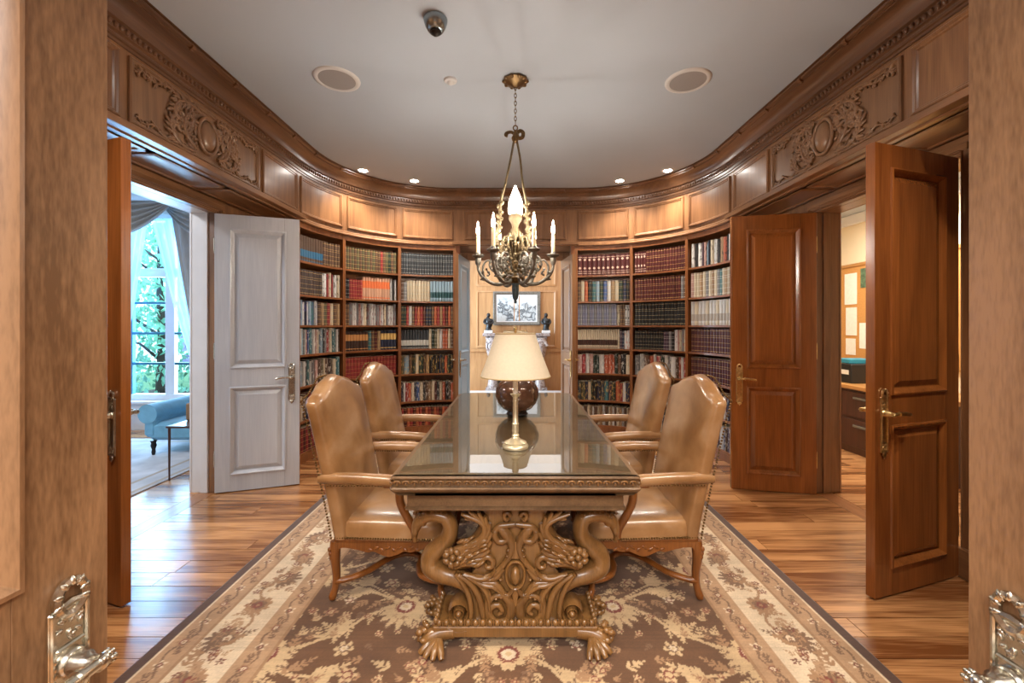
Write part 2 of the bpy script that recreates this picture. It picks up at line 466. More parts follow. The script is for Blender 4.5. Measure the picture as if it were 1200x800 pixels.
def carved_panel(parent, side):
    sgn = 1 if side == 'left' else -1
    e = MB(); w2, h2 = .612, .19
    e.rings(lambda s, z, o: (s, -o, z), -w2, w2, -h2, h2, FR, 1)
    X = -sgn*W; yc = (2.42+3.645)/2
    rot = (0, 0, PI/2 if sgn > 0 else -PI/2)
    p = obj('carved_panel', e, M['carved'], parent=parent, loc=(X, yc, 2.765), rot=rot, smooth=True, ang=30)
    rng = random.Random(3); g = MB(); y = -.012
    # cartouche
    c = MB(); c.ell((0,-.012,0), (.075,.032,.105), 16, 8)
    c.tube([(.092*math.cos(a), -.014, .122*math.sin(a)) for a in [2*PI*i/28 for i in range(28)]], .014, 7, closed=True)
    obj('cartouche', c, M['carved'], parent=p, smooth=True, ang=70)
    for m in (-1, 1):
        def st(pts4):
            q = cr(pts4, 5); P = [(m*a[0], y, a[1]) for a in q]; g.tube(P, [max(.003, a[2]) for a in q], 6); return P
        leafy(g, st([(.10,-.13,.014),(.17,-.10,.016),(.22,-.02,.014),(.20,.06,.012),(.14,.07,.01),(.13,.02,.008),(.165,.0,.006)]), y, .03, rng)
        leafy(g, st([(.08,.13,.012),(.16,.15,.013),(.26,.12,.012),(.30,.05,.012),(.27,.0,.01),(.23,.03,.008)]), y, .028, rng)
        leafy(g, st([(.12,-.15,.014),(.22,-.16,.014),(.30,-.12,.012),(.33,-.05,.01),(.30,-.02,.007),(.28,-.06,.006)]), y, .028, rng)
        leafy(g, st([(.26,.14,.01),(.36,.16,.009),(.45,.13,.008),(.54,.15,.006),(.57,.12,.004)]), y, .02, rng)
        leafy(g, st([(.3,-.15,.01),(.38,-.165,.009),(.45,-.13,.008),(.52,-.155,.006),(.57,-.13,.004)]), y, .013, rng, 3)
        for i in range(26):
            x = m*(.1+.2*rng.random()); z = -.15+.31*rng.random()
            leafblob(g, x, z, y, .022+.012*rng.random(), .011, rng.random()*6.28, .012)
        for i in range(6):
            leafblob(g, m*(.42+.14*rng.random()), .12+.03*rng.random(), y, .016, .009, rng.random()*6.28, .008)
    obj('acanthus_scrolls', g, M['carved'], parent=p, smooth=True, ang=80)
carved_panel(wl, 'left'); carved_panel(wr, 'right')

# ---- side door recesses
def side_recess(sg, wob, outer, Y0):
    def bx(name, x0, x1, y0, y1, z0, z1, mat, b=.003, par=wob):
        m = MB(); m.box(sg*x0, sg*x1, y0, y1, z0, z1, b); return obj(name, m, mat, parent=par)
    Y1, ZD = 3.64, 2.385
    YA, YE = 1.9, 4.318
    bx('soffit', W-.085, XD+.02, YA, YE, ZF, ZF+.04, M['wood_y'])
    # soffit panels (shallow frames)
    for a, b in ((1.98, 2.6), (2.66, 3.3), (3.36, 4.24)):
        m = MB(); m.rings(lambda s, z, o: (z, s, ZF-o), a, b, sg*2.25 if sg > 0 else -2.51, sg*2.51 if sg > 0 else -2.25, [(0,0),(0,.008),(.02,.012),(.03,.004)], 1)
        obj('soffit_panel', m, M['wood_y'], parent=wob, smooth=True, ang=30)
    # the wall the doors hang in
    T = XD + .06
    bx('wall_board', XD, T, Y1, YE, 0, ZF, M['wood_v']); bx('wall_board', XD, T, YA, Y0, 0, ZF, M['wood_v'])
    bx('head_board', XD, T, Y0, Y1, ZD, ZF, M['wood_y'])
    bx('recess_return', W-.02, XD, YA-.06, YA, 0, ZF, M['wood_v'])
    bx('recess_return', W+.002, XD, YE-.035, YE, 0, ZF, M['shelf_wood'])
    # the far side of the wall, in the other room's finish
    for y0, y1, z0, z1 in ((Y1, 6.6, 0, 3.3), (-.2, Y0, 0, 3.3), (Y0, Y1, ZD, 3.3)):
        bx('wall_face', T, XD+.2, y0, y1, z0, z1, outer)
    # casings and stepped door head
    for o, w_, t_ in ((0, .10, .018), (.012, .06, .03), (.02, .025, .04)):
        bx('door_head_moulding', XD-t_, XD, Y0-w_, Y1+w_, ZD+.012+o, ZD+.012+w_, M['wood_y'])
        bx('door_casing', XD-t_, XD, Y1+.012+o, Y1+.012+w_, 0, ZD+.03, M['wood_v'])
        bx('door_casing', XD-t_, XD, Y0-.012-w_, Y0-.012-o, 0, ZD+.03, M['wood_v'])
    bx('plinth_block', XD-.05, XD, Y0-.14, Y0-.02, 0, .17, M['wood_y'], .006)
    bx('plinth_block', XD-.05, XD, Y1+.02, Y1+.14, 0, .17, M['wood_y'], .006)
    # casing on the other room's side
    for y0, y1, z0, z1 in ((Y1, Y1+.12, 0, ZD+.12), (Y0-.12, Y0, 0, ZD+.12), (Y0-.12, Y1+.12, ZD, ZD+.12)):
        bx('outer_casing', XD+.2, XD+.225, y0, y1, z0, z1, M['white'] if sg < 0 else M['wood_v'], .006)
    bx('door_stop', T, T+.06, Y1-.012, Y1, 0, ZD, M['white'] if sg < 0 else M['wood_v'])
side_recess(-1, wl, M['white'], 2.34); side_recess(1, wr, M['wood_v'], 2.45)
# ivory paint on the sitting room's wall is the white finish; the office side gets a cream skin
m = MB(); m.box(XD+.201, XD+.21, 3.77, 6.6, 0, 3.3); obj('wall_face', m, M['cream'], parent=wr)

# ---- back doorway
def bbx(name, x0, x1, y0, y1, z0, z1, mat, b=.003, par=wb):
    m = MB(); m.box(x0, x1, y0, y1, z0, z1, b); return obj(name, m, mat, parent=par)
for sg in (-1, 1):
    bbx('recess_side', sg*.80, sg*.835, YB, 6.3, 0, ZF, M['wood_v'])
    bbx('wall_board', sg*.70, sg*3.2, 6.3, 6.36, 0, 3.3, M['wood_v'])
    bbx('pilaster', sg*.745, sg*.80, YB-.012, YB+.05, 0, ZF, M['shelf_wood'])
    bbx('door_casing', sg*.70, sg*.79, 6.27, 6.3, 0, 2.46, M['wood_v'])
bbx('soffit', -.835, .835, YB-.08, 6.36, ZF, ZF+.04, M['wood_x'])
bbx('head_board', -.70, .70, 6.3, 6.36, 2.39, ZF, M['wood_x'])
bbx('wall_board', -.70, .70, 6.3, 6.36, ZF, 3.3, M['wood_x'])
# ---- front wall (the entrance the camera stands in): curved panelling and recess
for kind in ('fl', 'fr'):
    f, L = piece(kind); m = MB(); path = [f(L*i/14) for i in range(15)]
    m.sweep(path, [(0,0),(0,ZF),(-.06,ZF),(-.06,0)], close_prof=True)
    obj('wall_board', m, M['wood_v'], parent=wf, smooth=True, ang=30)
    mp, _ = pmap(kind)
    for i in range(3):
        for z0, z1 in ((.95, 2.4), (.16, .85)):
            m = MB(); m.rings(mp, L*i/3+.05, L*(i+1)/3-.05, z0, z1, FR, 6); obj('wall_panel', m, M['wood_v'], parent=wf, smooth=True, ang=30)
for sg in (-1, 1):
    bbx('recess_side', sg*.80, sg*.86, .0, YN+.01, 0, ZF, M['wood_v'], par=wf)
    bbx('wall_board', sg*.76, sg*3.2, -.12, .0, 0, 3.3, M['wood_v'], par=wf)
bbx('soffit', -.86, .86, -.12, YN+.08, ZF, ZF+.04, M['wood_x'], par=wf)
bbx('head_board', -.76, .76, -.12, -.0, 2.39, 3.3, M['wood_x'], par=wf)

# ---- floor of separate oak boards
floor = MB(); floor.box(-8.2, 4.6, -4.2, 9.8, -.08, -.012)
floor = obj('floor', floor, M['subfloor'], kind='structure', label='wide plank oak floor with dark joints')
unit = MB(); unit.box(-.5, .5, -.5, .5, -.5, .5)
pm = bpy.data.meshes.new('plank'); pm.from_pydata(unit.v, [], unit.f); pm.materials.append(M['plank']); pm.update()
pmy = pm.copy(); pmy.materials.clear(); pmy.materials.append(M['plank_y'])
def plank(x0, x1, y0, y1, mesh=pm):
    o = bpy.data.objects.new('plank', mesh); COL.objects.link(o); o.parent = floor
    g = .0019; o.location = ((x0+x1)/2, (y0+y1)/2, -.0065+rnd.random()*.0006); o.scale = (x1-x0-2*g, y1-y0-2*g, .012)
def rows(xa, xb, ya, yb, w, lmin, lmax):
    y = ya
    while y < yb - .02:
        y1 = min(y+w, yb); x = xa - rnd.random()*lmax*.7; 
        while x < xb - .01:
            x1 = x + lerp(lmin, lmax, rnd.random())
            if xb - x1 < .25: x1 = xb
            a, b = max(x, xa), min(x1, xb)
            if b - a > .02: plank(a, b, y, y1)
            x = x1
        y = y1
rows(-XD, XD, .3, 6.3, .127, .9, 2.0)
rows(-6.4, -XD-.14, 2.3, 5.86, .127, .9, 2.2)
rows(XD+.14, 4.5, 2.3, 6.4, .127, .9, 2.2)
plank(-XD-.14, -XD, 2.34, 3.64, pmy); plank(XD, XD+.14, 2.45, 3.64, pmy)
rows(-2.9, 2.9, 6.3, 9.4, .3, 1.2, 2.4)
rows(-1.0, 1.0, -3.0, .3, .3, 1.2, 2.4)

# ---- neighbouring rooms: shells
def room_box(name, x0, x1, y0, y1, z0, z1, mat, par=None, label=None):
    m = MB(); m.box(x0, x1, y0, y1, z0, z1); return obj(name, m, mat, parent=par, kind=None if par else 'structure', label=label)
# hall behind the camera
hall = empty('wall_hall', kind='structure', label='plain cream hall behind the entrance')
for a in ((-2.6,-2.5,-4,-.12), (2.5,2.6,-4,-.12), (-2.6,2.6,-4.1,-4)): room_box('wall_side', a[0], a[1], a[2], a[3], 0, 3.3, M['ivory_wall'], hall)
room_box('hall_ceiling', -2.6, 2.6, -4.1, -.12, 3.1, 3.2, M['ceiling'], hall)
# far room
far = empty('wall_far_room', kind='structure', label='honey coloured panelled wall of the far room')
M['far_wood'] = wood('honey panelling', srgb(150, 104, 62), srgb(192, 146, 98), 'z', rough=.45)
room_box('wall_side', -3.0, 3.0, 9.4, 9.5, 0, 3.3, M['far_wood'], far)
room_box('wall_side', 3.0, 3.1, 6.36, 9.5, 0, 3.3, M['far_wood'], far)
for a in ((6.36,6.95,0,3.3),(8.85,9.5,0,3.3),(6.95,8.85,2.4,3.3),(6.95,8.85,0,.35)):
    room_box('wall_side', -3.1, -3.0, a[0], a[1], a[2], a[3], M['far_wood'], far)
room_box('far_ceiling', -3.1, 3.1, 6.36, 9.5, 3.2, 3.3, M['ceiling'], far)
for xa, xb in ((-1.9,-1.02),(-.86,.0),(.06,.9),(1.02,1.9)):
    for z0, z1 in ((2.3, 3.05), (.95, 2.2)):
        m = MB(); m.rings(lambda s, z, o: (s, 9.4-o, z), xa, xb, z0, z1, [(0,0),(0,.02),(.03,.028),(.05,.01),(.06,.01)], 1)
        obj('wall_panel', m, M['far_wood'], parent=far, smooth=True, ang=30)
room_box('dado_rail', -3.0, 3.0, 9.36, 9.4, .86, .92, M['far_wood'], far)
# sitting room
sit = empty('wall_sitting_room', kind='structure', label='cream wall of the sitting room with tall window')
YW = 5.86
for a in ((-8.0,-5.9,0,3.35),(-3.6,-2.76,0,3.35),(-5.9,-3.6,2.95,3.35),(-5.9,-3.6,0,.40)):
    room_box('wall_side', a[0], a[1], YW, YW+.15, a[2], a[3], M['ivory_wall'], sit)
room_box('wall_side', -8.1, -8.0, 0, YW, 0, 3.35, M['ivory_wall'], sit)
room_box('wall_side', -8.0, -2.76, -.1, 0, 0, 3.35, M['ivory_wall'], sit)
room_box('sitting_ceiling', -8.1, -2.6, -.1, YW+.15, 3.3, 3.4, M['ceiling'], sit)
m = MB()
m.sweep([((-8.0, YW), (0,-1)), ((-2.76, YW), (0,-1))], [(0,3.02),(.03,3.03),(.04,3.08),(.09,3.16),(.12,3.2),(.13,3.25),(.17,3.27),(.17,3.3)])
obj('cornice', m, M['white'], parent=sit, smooth=True, ang=35)
room_box('baseboard', -8.0, -2.76, YW-.03, YW, 0, .2, M['white'], sit)
# office
off = empty('wall_office', kind='structure', label='cream office wall behind the desk counter')
XO = 4.36
room_box('wall_side', XO, XO+.1, 1.8, 6.5, 0, 3.0, M['cream'], off)
room_box('wall_side', XD+.2, XO+.1, 6.5, 6.6, 0, 3.0, M['cream'], off)
room_box('wall_side', XD+.2, XO+.1, 1.7, 1.8, 0, 3.0, M['cream'], off)
room_box('office_ceiling', XD+.2, XO+.1, 1.7, 6.6, 2.85, 2.95, M['ceiling'], off)
m = MB(); m.box(XO-.05, XO, 1.8, 6.5, 2.72, 2.85, .01); obj('cornice', m, M['white'], parent=off)

# ------------------------------------------------------------------ doors
def make_door(idx, hinge, free, matA, matB, edge, label, metal, face_handles=(-1, 1), plate_top=1.045, width=None):
    """leaf from hinge to free end; local -y face wears matA, +y face matB"""
    hx, hy = hinge; dx, dy = free[0]-hx, free[1]-hy
    w = width or math.hypot(dx, dy); h, t = 2.365, .045
    root = empty('door_%d' % idx, (hx, hy, .008), math.atan2(dy, dx), kind='structure', label=label)
    S = .118 if w < .66 else .13
    fr_ = MB()
    for a in ((0, S, 0, h), (w-S, w, 0, h)): fr_.box(a[0], a[1], -t/2, t/2, a[2], a[3], .002)
    for a in ((S, w-S, 0, .15), (S, w-S, .88, 1.06), (S, w-S, h-.13, h)): fr_.box(a[0], a[1], -t/2, t/2, a[2], a[3], .0)
    def sided(mbx):
        for i, f in enumerate(mbx.f):
            P = [Vector(mbx.v[k]) for k in f]; n = (P[1]-P[0]).cross(P[2]-P[0])
            c = sum((p.y for p in P))/len(P)
            mbx.m[i] = 2 if abs(c) < t/2-.004 and abs(n.normalized().y) < .5 else (0 if c < 0 else 1)
    sided(fr_)
    obj('door_frame', fr_, [matA, matB, edge], parent=root)
    for z0, z1 in ((.15, .88), (1.06, h-.13)):
        pn = MB()
        for sg in (-1, 1):
            pn.rings(lambda s, z, o: (s, sg*(t/2-.012+o), z), S, w-S, z0, z1, [(0,-.004),(.03,-.004),(.06,.009),(.066,.009)], 1, mi=0 if sg < 0 else 1)
        obj('door_panel', pn, [matA, matB], parent=root)
        for sg in (-1, 1):
            mo = MB()
            mo.rings(lambda s, z, o: (s, sg*(t/2+o), z), S-.012, w-S+.012, z0-.012, z1+.012, [(0,0),(.002,.008),(.01,.011),(.018,.006),(.026,-.004),(.036,-.012)], 1, fill=False)
            obj('panel_moulding', mo, matA if sg < 0 else matB, parent=root, smooth=True, ang=40)
    for z in (.28, 1.2, 2.1):
        hg = MB(); hg.tube([(-.006,0,z-.055),(-.006,0,z+.055)], .008, 8)
        hg.ell((-.006,0,z+.062), (.009,.009,.011), 6, 4); hg.ell((-.006,0,z-.062), (.009,.009,.011), 6, 4)
        hg.box(-.002, .0015, -t/2, t/2, z-.055, z+.055)
        obj('hinge', hg, metal, parent=root, smooth=True)
    for sg in face_handles:
        x0 = w - .062; zt = plate_top; zb = zt - .29; yy = sg*t/2
        pl = MB()
        def pb(xa, xb, ya, yb, za, zb_, b=.002): pl.box(xa, xb, min(yy+sg*ya, yy+sg*yb), max(yy+sg*ya, yy+sg*yb), za, zb_, b)
        pb(x0-.027, x0+.027, 0, .005, zb, zt)                      # plate with raised border
        for xa, xb, za, zb2 in ((x0-.027,x0-.02,zb,zt),(x0+.02,x0+.027,zb,zt),(x0-.027,x0+.027,zt-.008,zt),(x0-.027,x0+.027,zb,zb+.008),(x0-.02,x0+.02,zt-.062,zt-.056),(x0-.02,x0+.02,zb+.05,zb+.056)):
            pb(xa, xb, .004, .009, za, zb2)
        y_ = yy + sg*.007
        pl.tube([(x0+.019*math.cos(a), y_, zt+.012+.024*math.sin(a)) for a in [2*PI*i/16 for i in range(16)]], .0065, 6, closed=True)
        pl.tube([(x0-.022, y_, zt+.002), (x0, y_, zt+.006), (x0+.022, y_, zt+.002)], [.004,.006,.004], 6)
        for k in range(7):                                          # twisted wreath on the loop
            a = -.3 + (PI+.6)*k/6; pl.ell((x0+.019*math.cos(a), y_+sg*.003, zt+.012+.024*math.sin(a)), (.008,.005,.005), 6, 4, Matrix.Rotation(-a, 3, 'Y'))
        rg = random.Random(5)
        for (za, zb2) in ((zt-.05, zt-.012), (zb+.012, zb+.046)):  # chased ornament fields
            for k in range(14): 
                pl.ell((x0-.016+.032*rg.random(), yy+sg*.006, lerp(za, zb2, rg.random())), (.006,.003,.0035), 6, 4, Matrix.Rotation(rg.random()*3, 3, 'Y'))
        for k in range(16):
            for q in (-1, 1): pl.ell((x0+q*.0225, yy+sg*.009, lerp(zb+.06, zt-.07, k/15)), (.002,.002,.005), 5, 4)
        pl.ell((x0, y_, zb-.01), (.018,.005,.014), 8, 5); pl.ell((x0, y_, zb-.024), (.006,.004,.008), 6, 4)
        plate = obj('handle_plate', pl, metal, parent=root, smooth=True, ang=50)
        lv = MB(); zl = zt - .085
        ax = Matrix.Rotation(-sg*PI/2, 3, 'X')
        lv.lathe([(.02,0),(.021,.006),(.017,.01),(.019,.015),(.015,.02),(.016,.026),(.011,.032),(.0095,.048),(.012,.052)], 14, (x0, yy+sg*.005, zl), ax)
        yk = yy + sg*.053
        lv.ell((x0+.002, yk, zl), (.013,.012,.012), 10, 6)
        for k in range(6):
            a = 2*PI*k/6; lv.ell((x0+.014, yk+.008*math.cos(a), zl+.008*math.sin(a)), (.006,.004,.004), 6, 4)
        lp = cr([(x0,yk,zl,.009),(x0-.02,yk+sg*.002,zl+.002,.0085),(x0-.06,yk+sg*.004,zl+.002,.0095),(x0-.095,yk+sg*.002,zl-.002,.011),(x0-.112,yk,zl-.006,.008)], 5)
        lv.tube([p[:3] for p in lp], [p[3] for p in lp], 10)
        lv.tube([(x0-.028, yk+sg*.002, zl+.002), (x0-.034, yk+sg*.002, zl+.002)], .0125, 10)
        lv.ell((x0-.114, yk, zl-.007), (.009,.010,.010), 8, 5)
        obj('lever', lv, metal, parent=plate, smooth=True, ang=60)
    return root
DW, WDr = M['door_wood'], M['white_door']
make_door(1, (-.731, .03), (-.692, .703), M['front_wood'], M['front_wood'], M['front_wood'], 'honey brown entrance door leaf with silvery lever, by the blue sitting room', M['pewter'], plate_top=.995)
make_door(2, (.758, .0), (.725, .664), M['front_wood'], M['front_wood'], M['front_wood'], 'honey brown entrance door leaf with silvery lever, by the office', M['pewter'], plate_top=.995)
make_door(3, (-2.55, 3.625), (-1.94, 3.84), WDr, DW, DW, 'white painted panelled door leaf open beside the bookcase', M['pewter'])
make_door(4, (-2.545, 2.36), (-1.975, 2.165), DW, WDr, DW, 'dark reddish wooden door leaf seen nearly edge on beside the sitting room', M['pewter'])
make_door(5, (2.535, 3.605), (1.885, 3.735), DW, DW, DW, 'wooden panelled door leaf open beside the bookcase, hiding the office jamb', M['brass'])
make_door(6, (2.505, 2.438), (1.85, 2.225), DW, DW, DW, 'glossy orange brown door leaf with brass lever swung open before the office', M['brass'])
make_door(7, (-.69, 6.27), (-.772, 5.635), M['wood_v'], M['blue_door'], M['wood_v'], 'pale blue door leaf open at the far doorway', M['pewter'])
make_door(8, (.69, 6.27), (.772, 5.635), M['wood_v'], M['wood_v'], M['wood_v'], 'brown wooden door leaf open at the far doorway', M['brass'])
# ------------------------------------------------------------------ bookcases (quarter circles of three bays each)
SH = [2.10, 1.75, 1.43, 1.12, .79, .43, .10]
ROWTOP = [2.43, 2.08, 1.73, 1.41, 1.10, .77, .41]
BAY = {('l',0): 'bay beside the white door', ('l',1): 'middle bay on the white door side', ('l',2): 'bay beside the pale blue leaf',
       ('r',0): 'bay beside the wooden office door', ('r',1): 'middle bay on the office side', ('r',2): 'bay beside the brown far leaf'}
def polar(side, th, r):
    cx = -(W-R) if side == 'l' else (W-R); sx = -1 if side == 'l' else 1
    return cx + sx*r*math.cos(th), YC + r*math.sin(th)
def sector(mb, side, t0, t1, r0, r1, z0, z1, n=6, base=(0,0)):
    vs = []
    for z in (z0, z1):
        for r in (r0, r1):
            for i in range(n+1):
                x, y = polar(side, lerp(t0, t1, i/n), r); vs.append((x-base[0], y-base[1], z))
    k = n+1; fs = []
    for i in range(n):
        fs += [(i, i+1, k+i+1, k+i), (2*k+i, 3*k+i, 3*k+i+1, 2*k+i+1), (i, 2*k+i, 2*k+i+1, i+1), (k+i, k+i+1, 3*k+i+1, 3*k+i)]
    fs += [(0, k, 3*k, 2*k), (n, 2*k+n, 3*k+n, k+n)]
    mb.add(vs, fs)
SHELF_M = M['shelf_wood']
for side in 'lr':
    for b in range(3):
        t0, t1 = PI/6*b, PI/6*(b+1); x, y = polar(side, (t0+t1)/2, R+.15); base = (x, y)
        e = empty('bookcase', (x, y, 0), label='built-in curved wooden bookcase, ' + BAY[(side,b)], cat='bookcase', group='bookcase bays along the curved wall')
        du = .016/R
        def part(nm, *a, n=6):
            m = MB(); sector(m, side, *a, n=n, base=base); return obj(nm, m, SHELF_M, parent=e, smooth=True, ang=30)
        part('back_panel', t0+.001, t1-.001, R+.285, R+.30, 0, ZF-.01)
        ua, ub = (t0+.001 if b else t0+.004), (t1-.001 if b < 2 else t1-.012)
        part('upright', ua, ua+du, R, R+.284, 0, ZF-.01, n=1); part('upright', ub-du, ub, R, R+.284, 0, ZF-.01, n=1)
        part('header', ua+du, ub-du, R+.003, R+.284, 2.435, ZF-.01); part('plinth', ua+du, ub-du, R+.006, R+.03, 0, .078)
        for z in SH: part('shelf', ua+du+.0004, ub-du-.0004, R+.008, R+.284, z-.022, z)

# ---- books
C = {'brown': srgb(112,80,58), 'dark brown': srgb(72,46,38), 'maroon': srgb(96,30,30), 'red': srgb(168,34,40), 'orange': srgb(206,94,48), 'cream': srgb(222,204,172),
     'white': srgb(216,214,212), 'tan': srgb(180,142,98), 'dark green': srgb(42,62,52), 'teal': srgb(60,122,130), 'light blue': srgb(150,184,206), 'grey': srgb(136,134,136),
     'slate': srgb(64,68,74), 'navy': srgb(38,46,76), 'blue': srgb(62,96,158), 'black': srgb(30,29,32), 'olive': srgb(104,96,64), 'pink': srgb(214,164,154), 'lavender': srgb(128,130,158),
     'peach': srgb(230,172,136), 'purple': srgb(84,56,74)}
GOLD, SILV, WHT, DK = srgb(206,170,104), srgb(190,190,186), srgb(220,216,208), srgb(60,48,44)
JM = ['white','light blue','navy','cream','red','grey','teal','tan','white','pink','black','blue','orange','purple','olive']
ROWS = {
 ('l',0): [[(11,['brown'],srgb(44,110,150),'low',.27),(6,['brown'],GOLD,'set',.27)], [(10,['dark brown'],GOLD,'set',.265),(6,['white','red','cream','red','white','cream'],DK,'jac',.27)],
           [(9,['white','blue','light blue','white','navy','white','light blue','teal','white'],srgb(90,80,150),'jac',.255),(7,['brown','tan','olive','red','cream','brown','tan'],GOLD,'set',.25)],
           [(19,['purple','teal','white','light blue','white','orange','blue','teal','white','pink','cream','light blue','black','grey','red','cream','teal','white','brown'],WHT,'jac',.27)],
           [(16,['purple','white','light blue','white','black','teal','white','grey','pink','brown','olive','cream','brown','dark brown','cream','teal'],WHT,'jac',.26)],
           [(16,['red','white','cream','brown','navy'],WHT,'jac',.26)], [(16,['red','maroon'],GOLD,'set',.25)]],
 ('l',1): [[(13,['brown','olive'],GOLD,'set',.27),(2,['brown','red'],GOLD,'set',.265),(5,['brown','olive','dark green'],GOLD,'set',.27)],
           [(2,['black'],SILV,'set',.235),(5,['red'],GOLD,'set',.235),(10,['peach'],srgb(214,112,66),'lab',.275),(3,['white','black','white'],DK,'jac',.27)],
           [(2,['brown'],GOLD,'set',.255),(18,['grey','white','white','grey','pink','white','cream'],srgb(110,40,40),'jac',.265)],
           [(8,['dark brown'],srgb(190,138,84),'lab',.235),(1,['teal'],GOLD,'set',.24),(3,['brown','maroon','tan'],GOLD,'set',.24),(5,['navy'],GOLD,'lab',.245)],
           [(16,['red'],GOLD,'set',.25)], [(16,['red','maroon','brown'],GOLD,'set',.25)], [(16,['maroon','brown'],GOLD,'set',.25)]],
 ('l',2): [[(20,['slate'],SILV,'set',.28)], [(2,['brown','grey'],WHT,'set',.25),(8,['cream'],srgb(190,160,120),'set',.27),(8,['light blue'],srgb(36,74,80),'low',.27)],
           [(2,['dark green'],GOLD,'set',.25),(3,['red','white','brown'],GOLD,'set',.255),(4,['red','orange','red','maroon'],GOLD,'set',.25),(3,['navy','navy','brown'],GOLD,'set',.25),(7,['orange','red','tan','red','maroon','orange','brown'],GOLD,'set',.255)],
           [(10,['slate'],SILV,'low',.25),(9,['cream','dark green','olive','cream','white','orange','orange','cream','brown'],WHT,'set',.265)],
           [(15,['olive','light blue','brown','dark green','cream','dark green','brown','tan','black','black','navy','slate','orange','dark green','black'],GOLD,'jac',.245)],
           [(19,['navy','white','red','orange','cream','navy','blue','cream','black','brown','tan','cream','maroon','slate','cream','orange','black','brown','orange'],WHT,'jac',.25)],
           [(18,['red','maroon','orange'],GOLD,'set',.24)]],
 ('r',2): [[(11,['maroon'],srgb(206,180,160),'dot',.27)],
           [(14,['brown','cream','orange','black','teal','light blue','dark green','blue','white','tan','cream','dark green','navy','black'],GOLD,'set',.27)],
           [(16,['lavender','grey','lavender'],SILV,'set',.285),(1,['cream'],DK,'jac',.28),(2,['brown'],GOLD,'set',.285),(2,['white'],DK,'dot',.265)],
           [(18,['cream'],srgb(70,44,36),'low',.255),(1,['cream'],WHT,'set',.265),(2,['purple','navy'],WHT,'set',.24),(2,['white'],srgb(190,90,60),'jac',.24)],
           [(14,['pink','red','white','pink','dark green','dark green','white','orange','orange','orange','dark green','brown','black','cream'],WHT,'jac',.25)],
           [(15,['slate','olive','navy','cream','dark green','black','navy','slate','teal','purple','dark green','orange','red','white','navy'],GOLD,'jac',.25)],
           [(22,['cream','tan','white','brown'],DK,'jac',.25)]],
 ('r',1): [[(4,['maroon'],srgb(206,180,160),'dot',.27),(14,['maroon'],GOLD,'set',.285)], [(16,['maroon'],GOLD,'set',.28),(2,['grey','brown'],WHT,'set',.27)],
           [(16,['black'],srgb(200,180,140),'set',.285)], [(11,['black'],srgb(200,180,140),'set',.24),(4,['purple','purple','grey','black'],WHT,'set',.235),(5,['white','pink','cream','grey','cream'],srgb(150,60,50),'jac',.26)],
           [(14,['grey','white','brown','orange','white','red','dark green','white'],WHT,'jac',.26)], [(15,['grey','tan','red','white'],WHT,'jac',.25)], [(15,['brown','cream','navy'],WHT,'jac',.25)]],
 ('r',0): [[(17,['white','black','white','purple','pink','light blue','navy','cream','white','white','black','tan','orange','black','white','red','white'],DK,'jac',.27)],
           [(16,['pink','cream','cream','tan','cream','grey','cream','tan','cream','grey','teal','cream','tan','cream','grey','pink'],WHT,'set',.285)],
           [(13,['white','cream','white'],srgb(160,150,140),'low',.275)], [(15,['maroon'],GOLD,'set',.27)], [(15,['maroon'],GOLD,'set',.27)],
           [(15,['navy','brown','white','maroon'],WHT,'jac',.25)], [(15,['purple','white','blue','brown'],WHT,'jac',.25)]]}
STY = {'set': 0.0, 'lab': 1.0, 'low': 2.0, 'jac': 3.0, 'dot': 4.0}
STW = {'set': 'finely banded', 'lab': 'label-spined', 'low': 'band-footed', 'jac': 'jacketed', 'dot': 'medallion-stamped'}
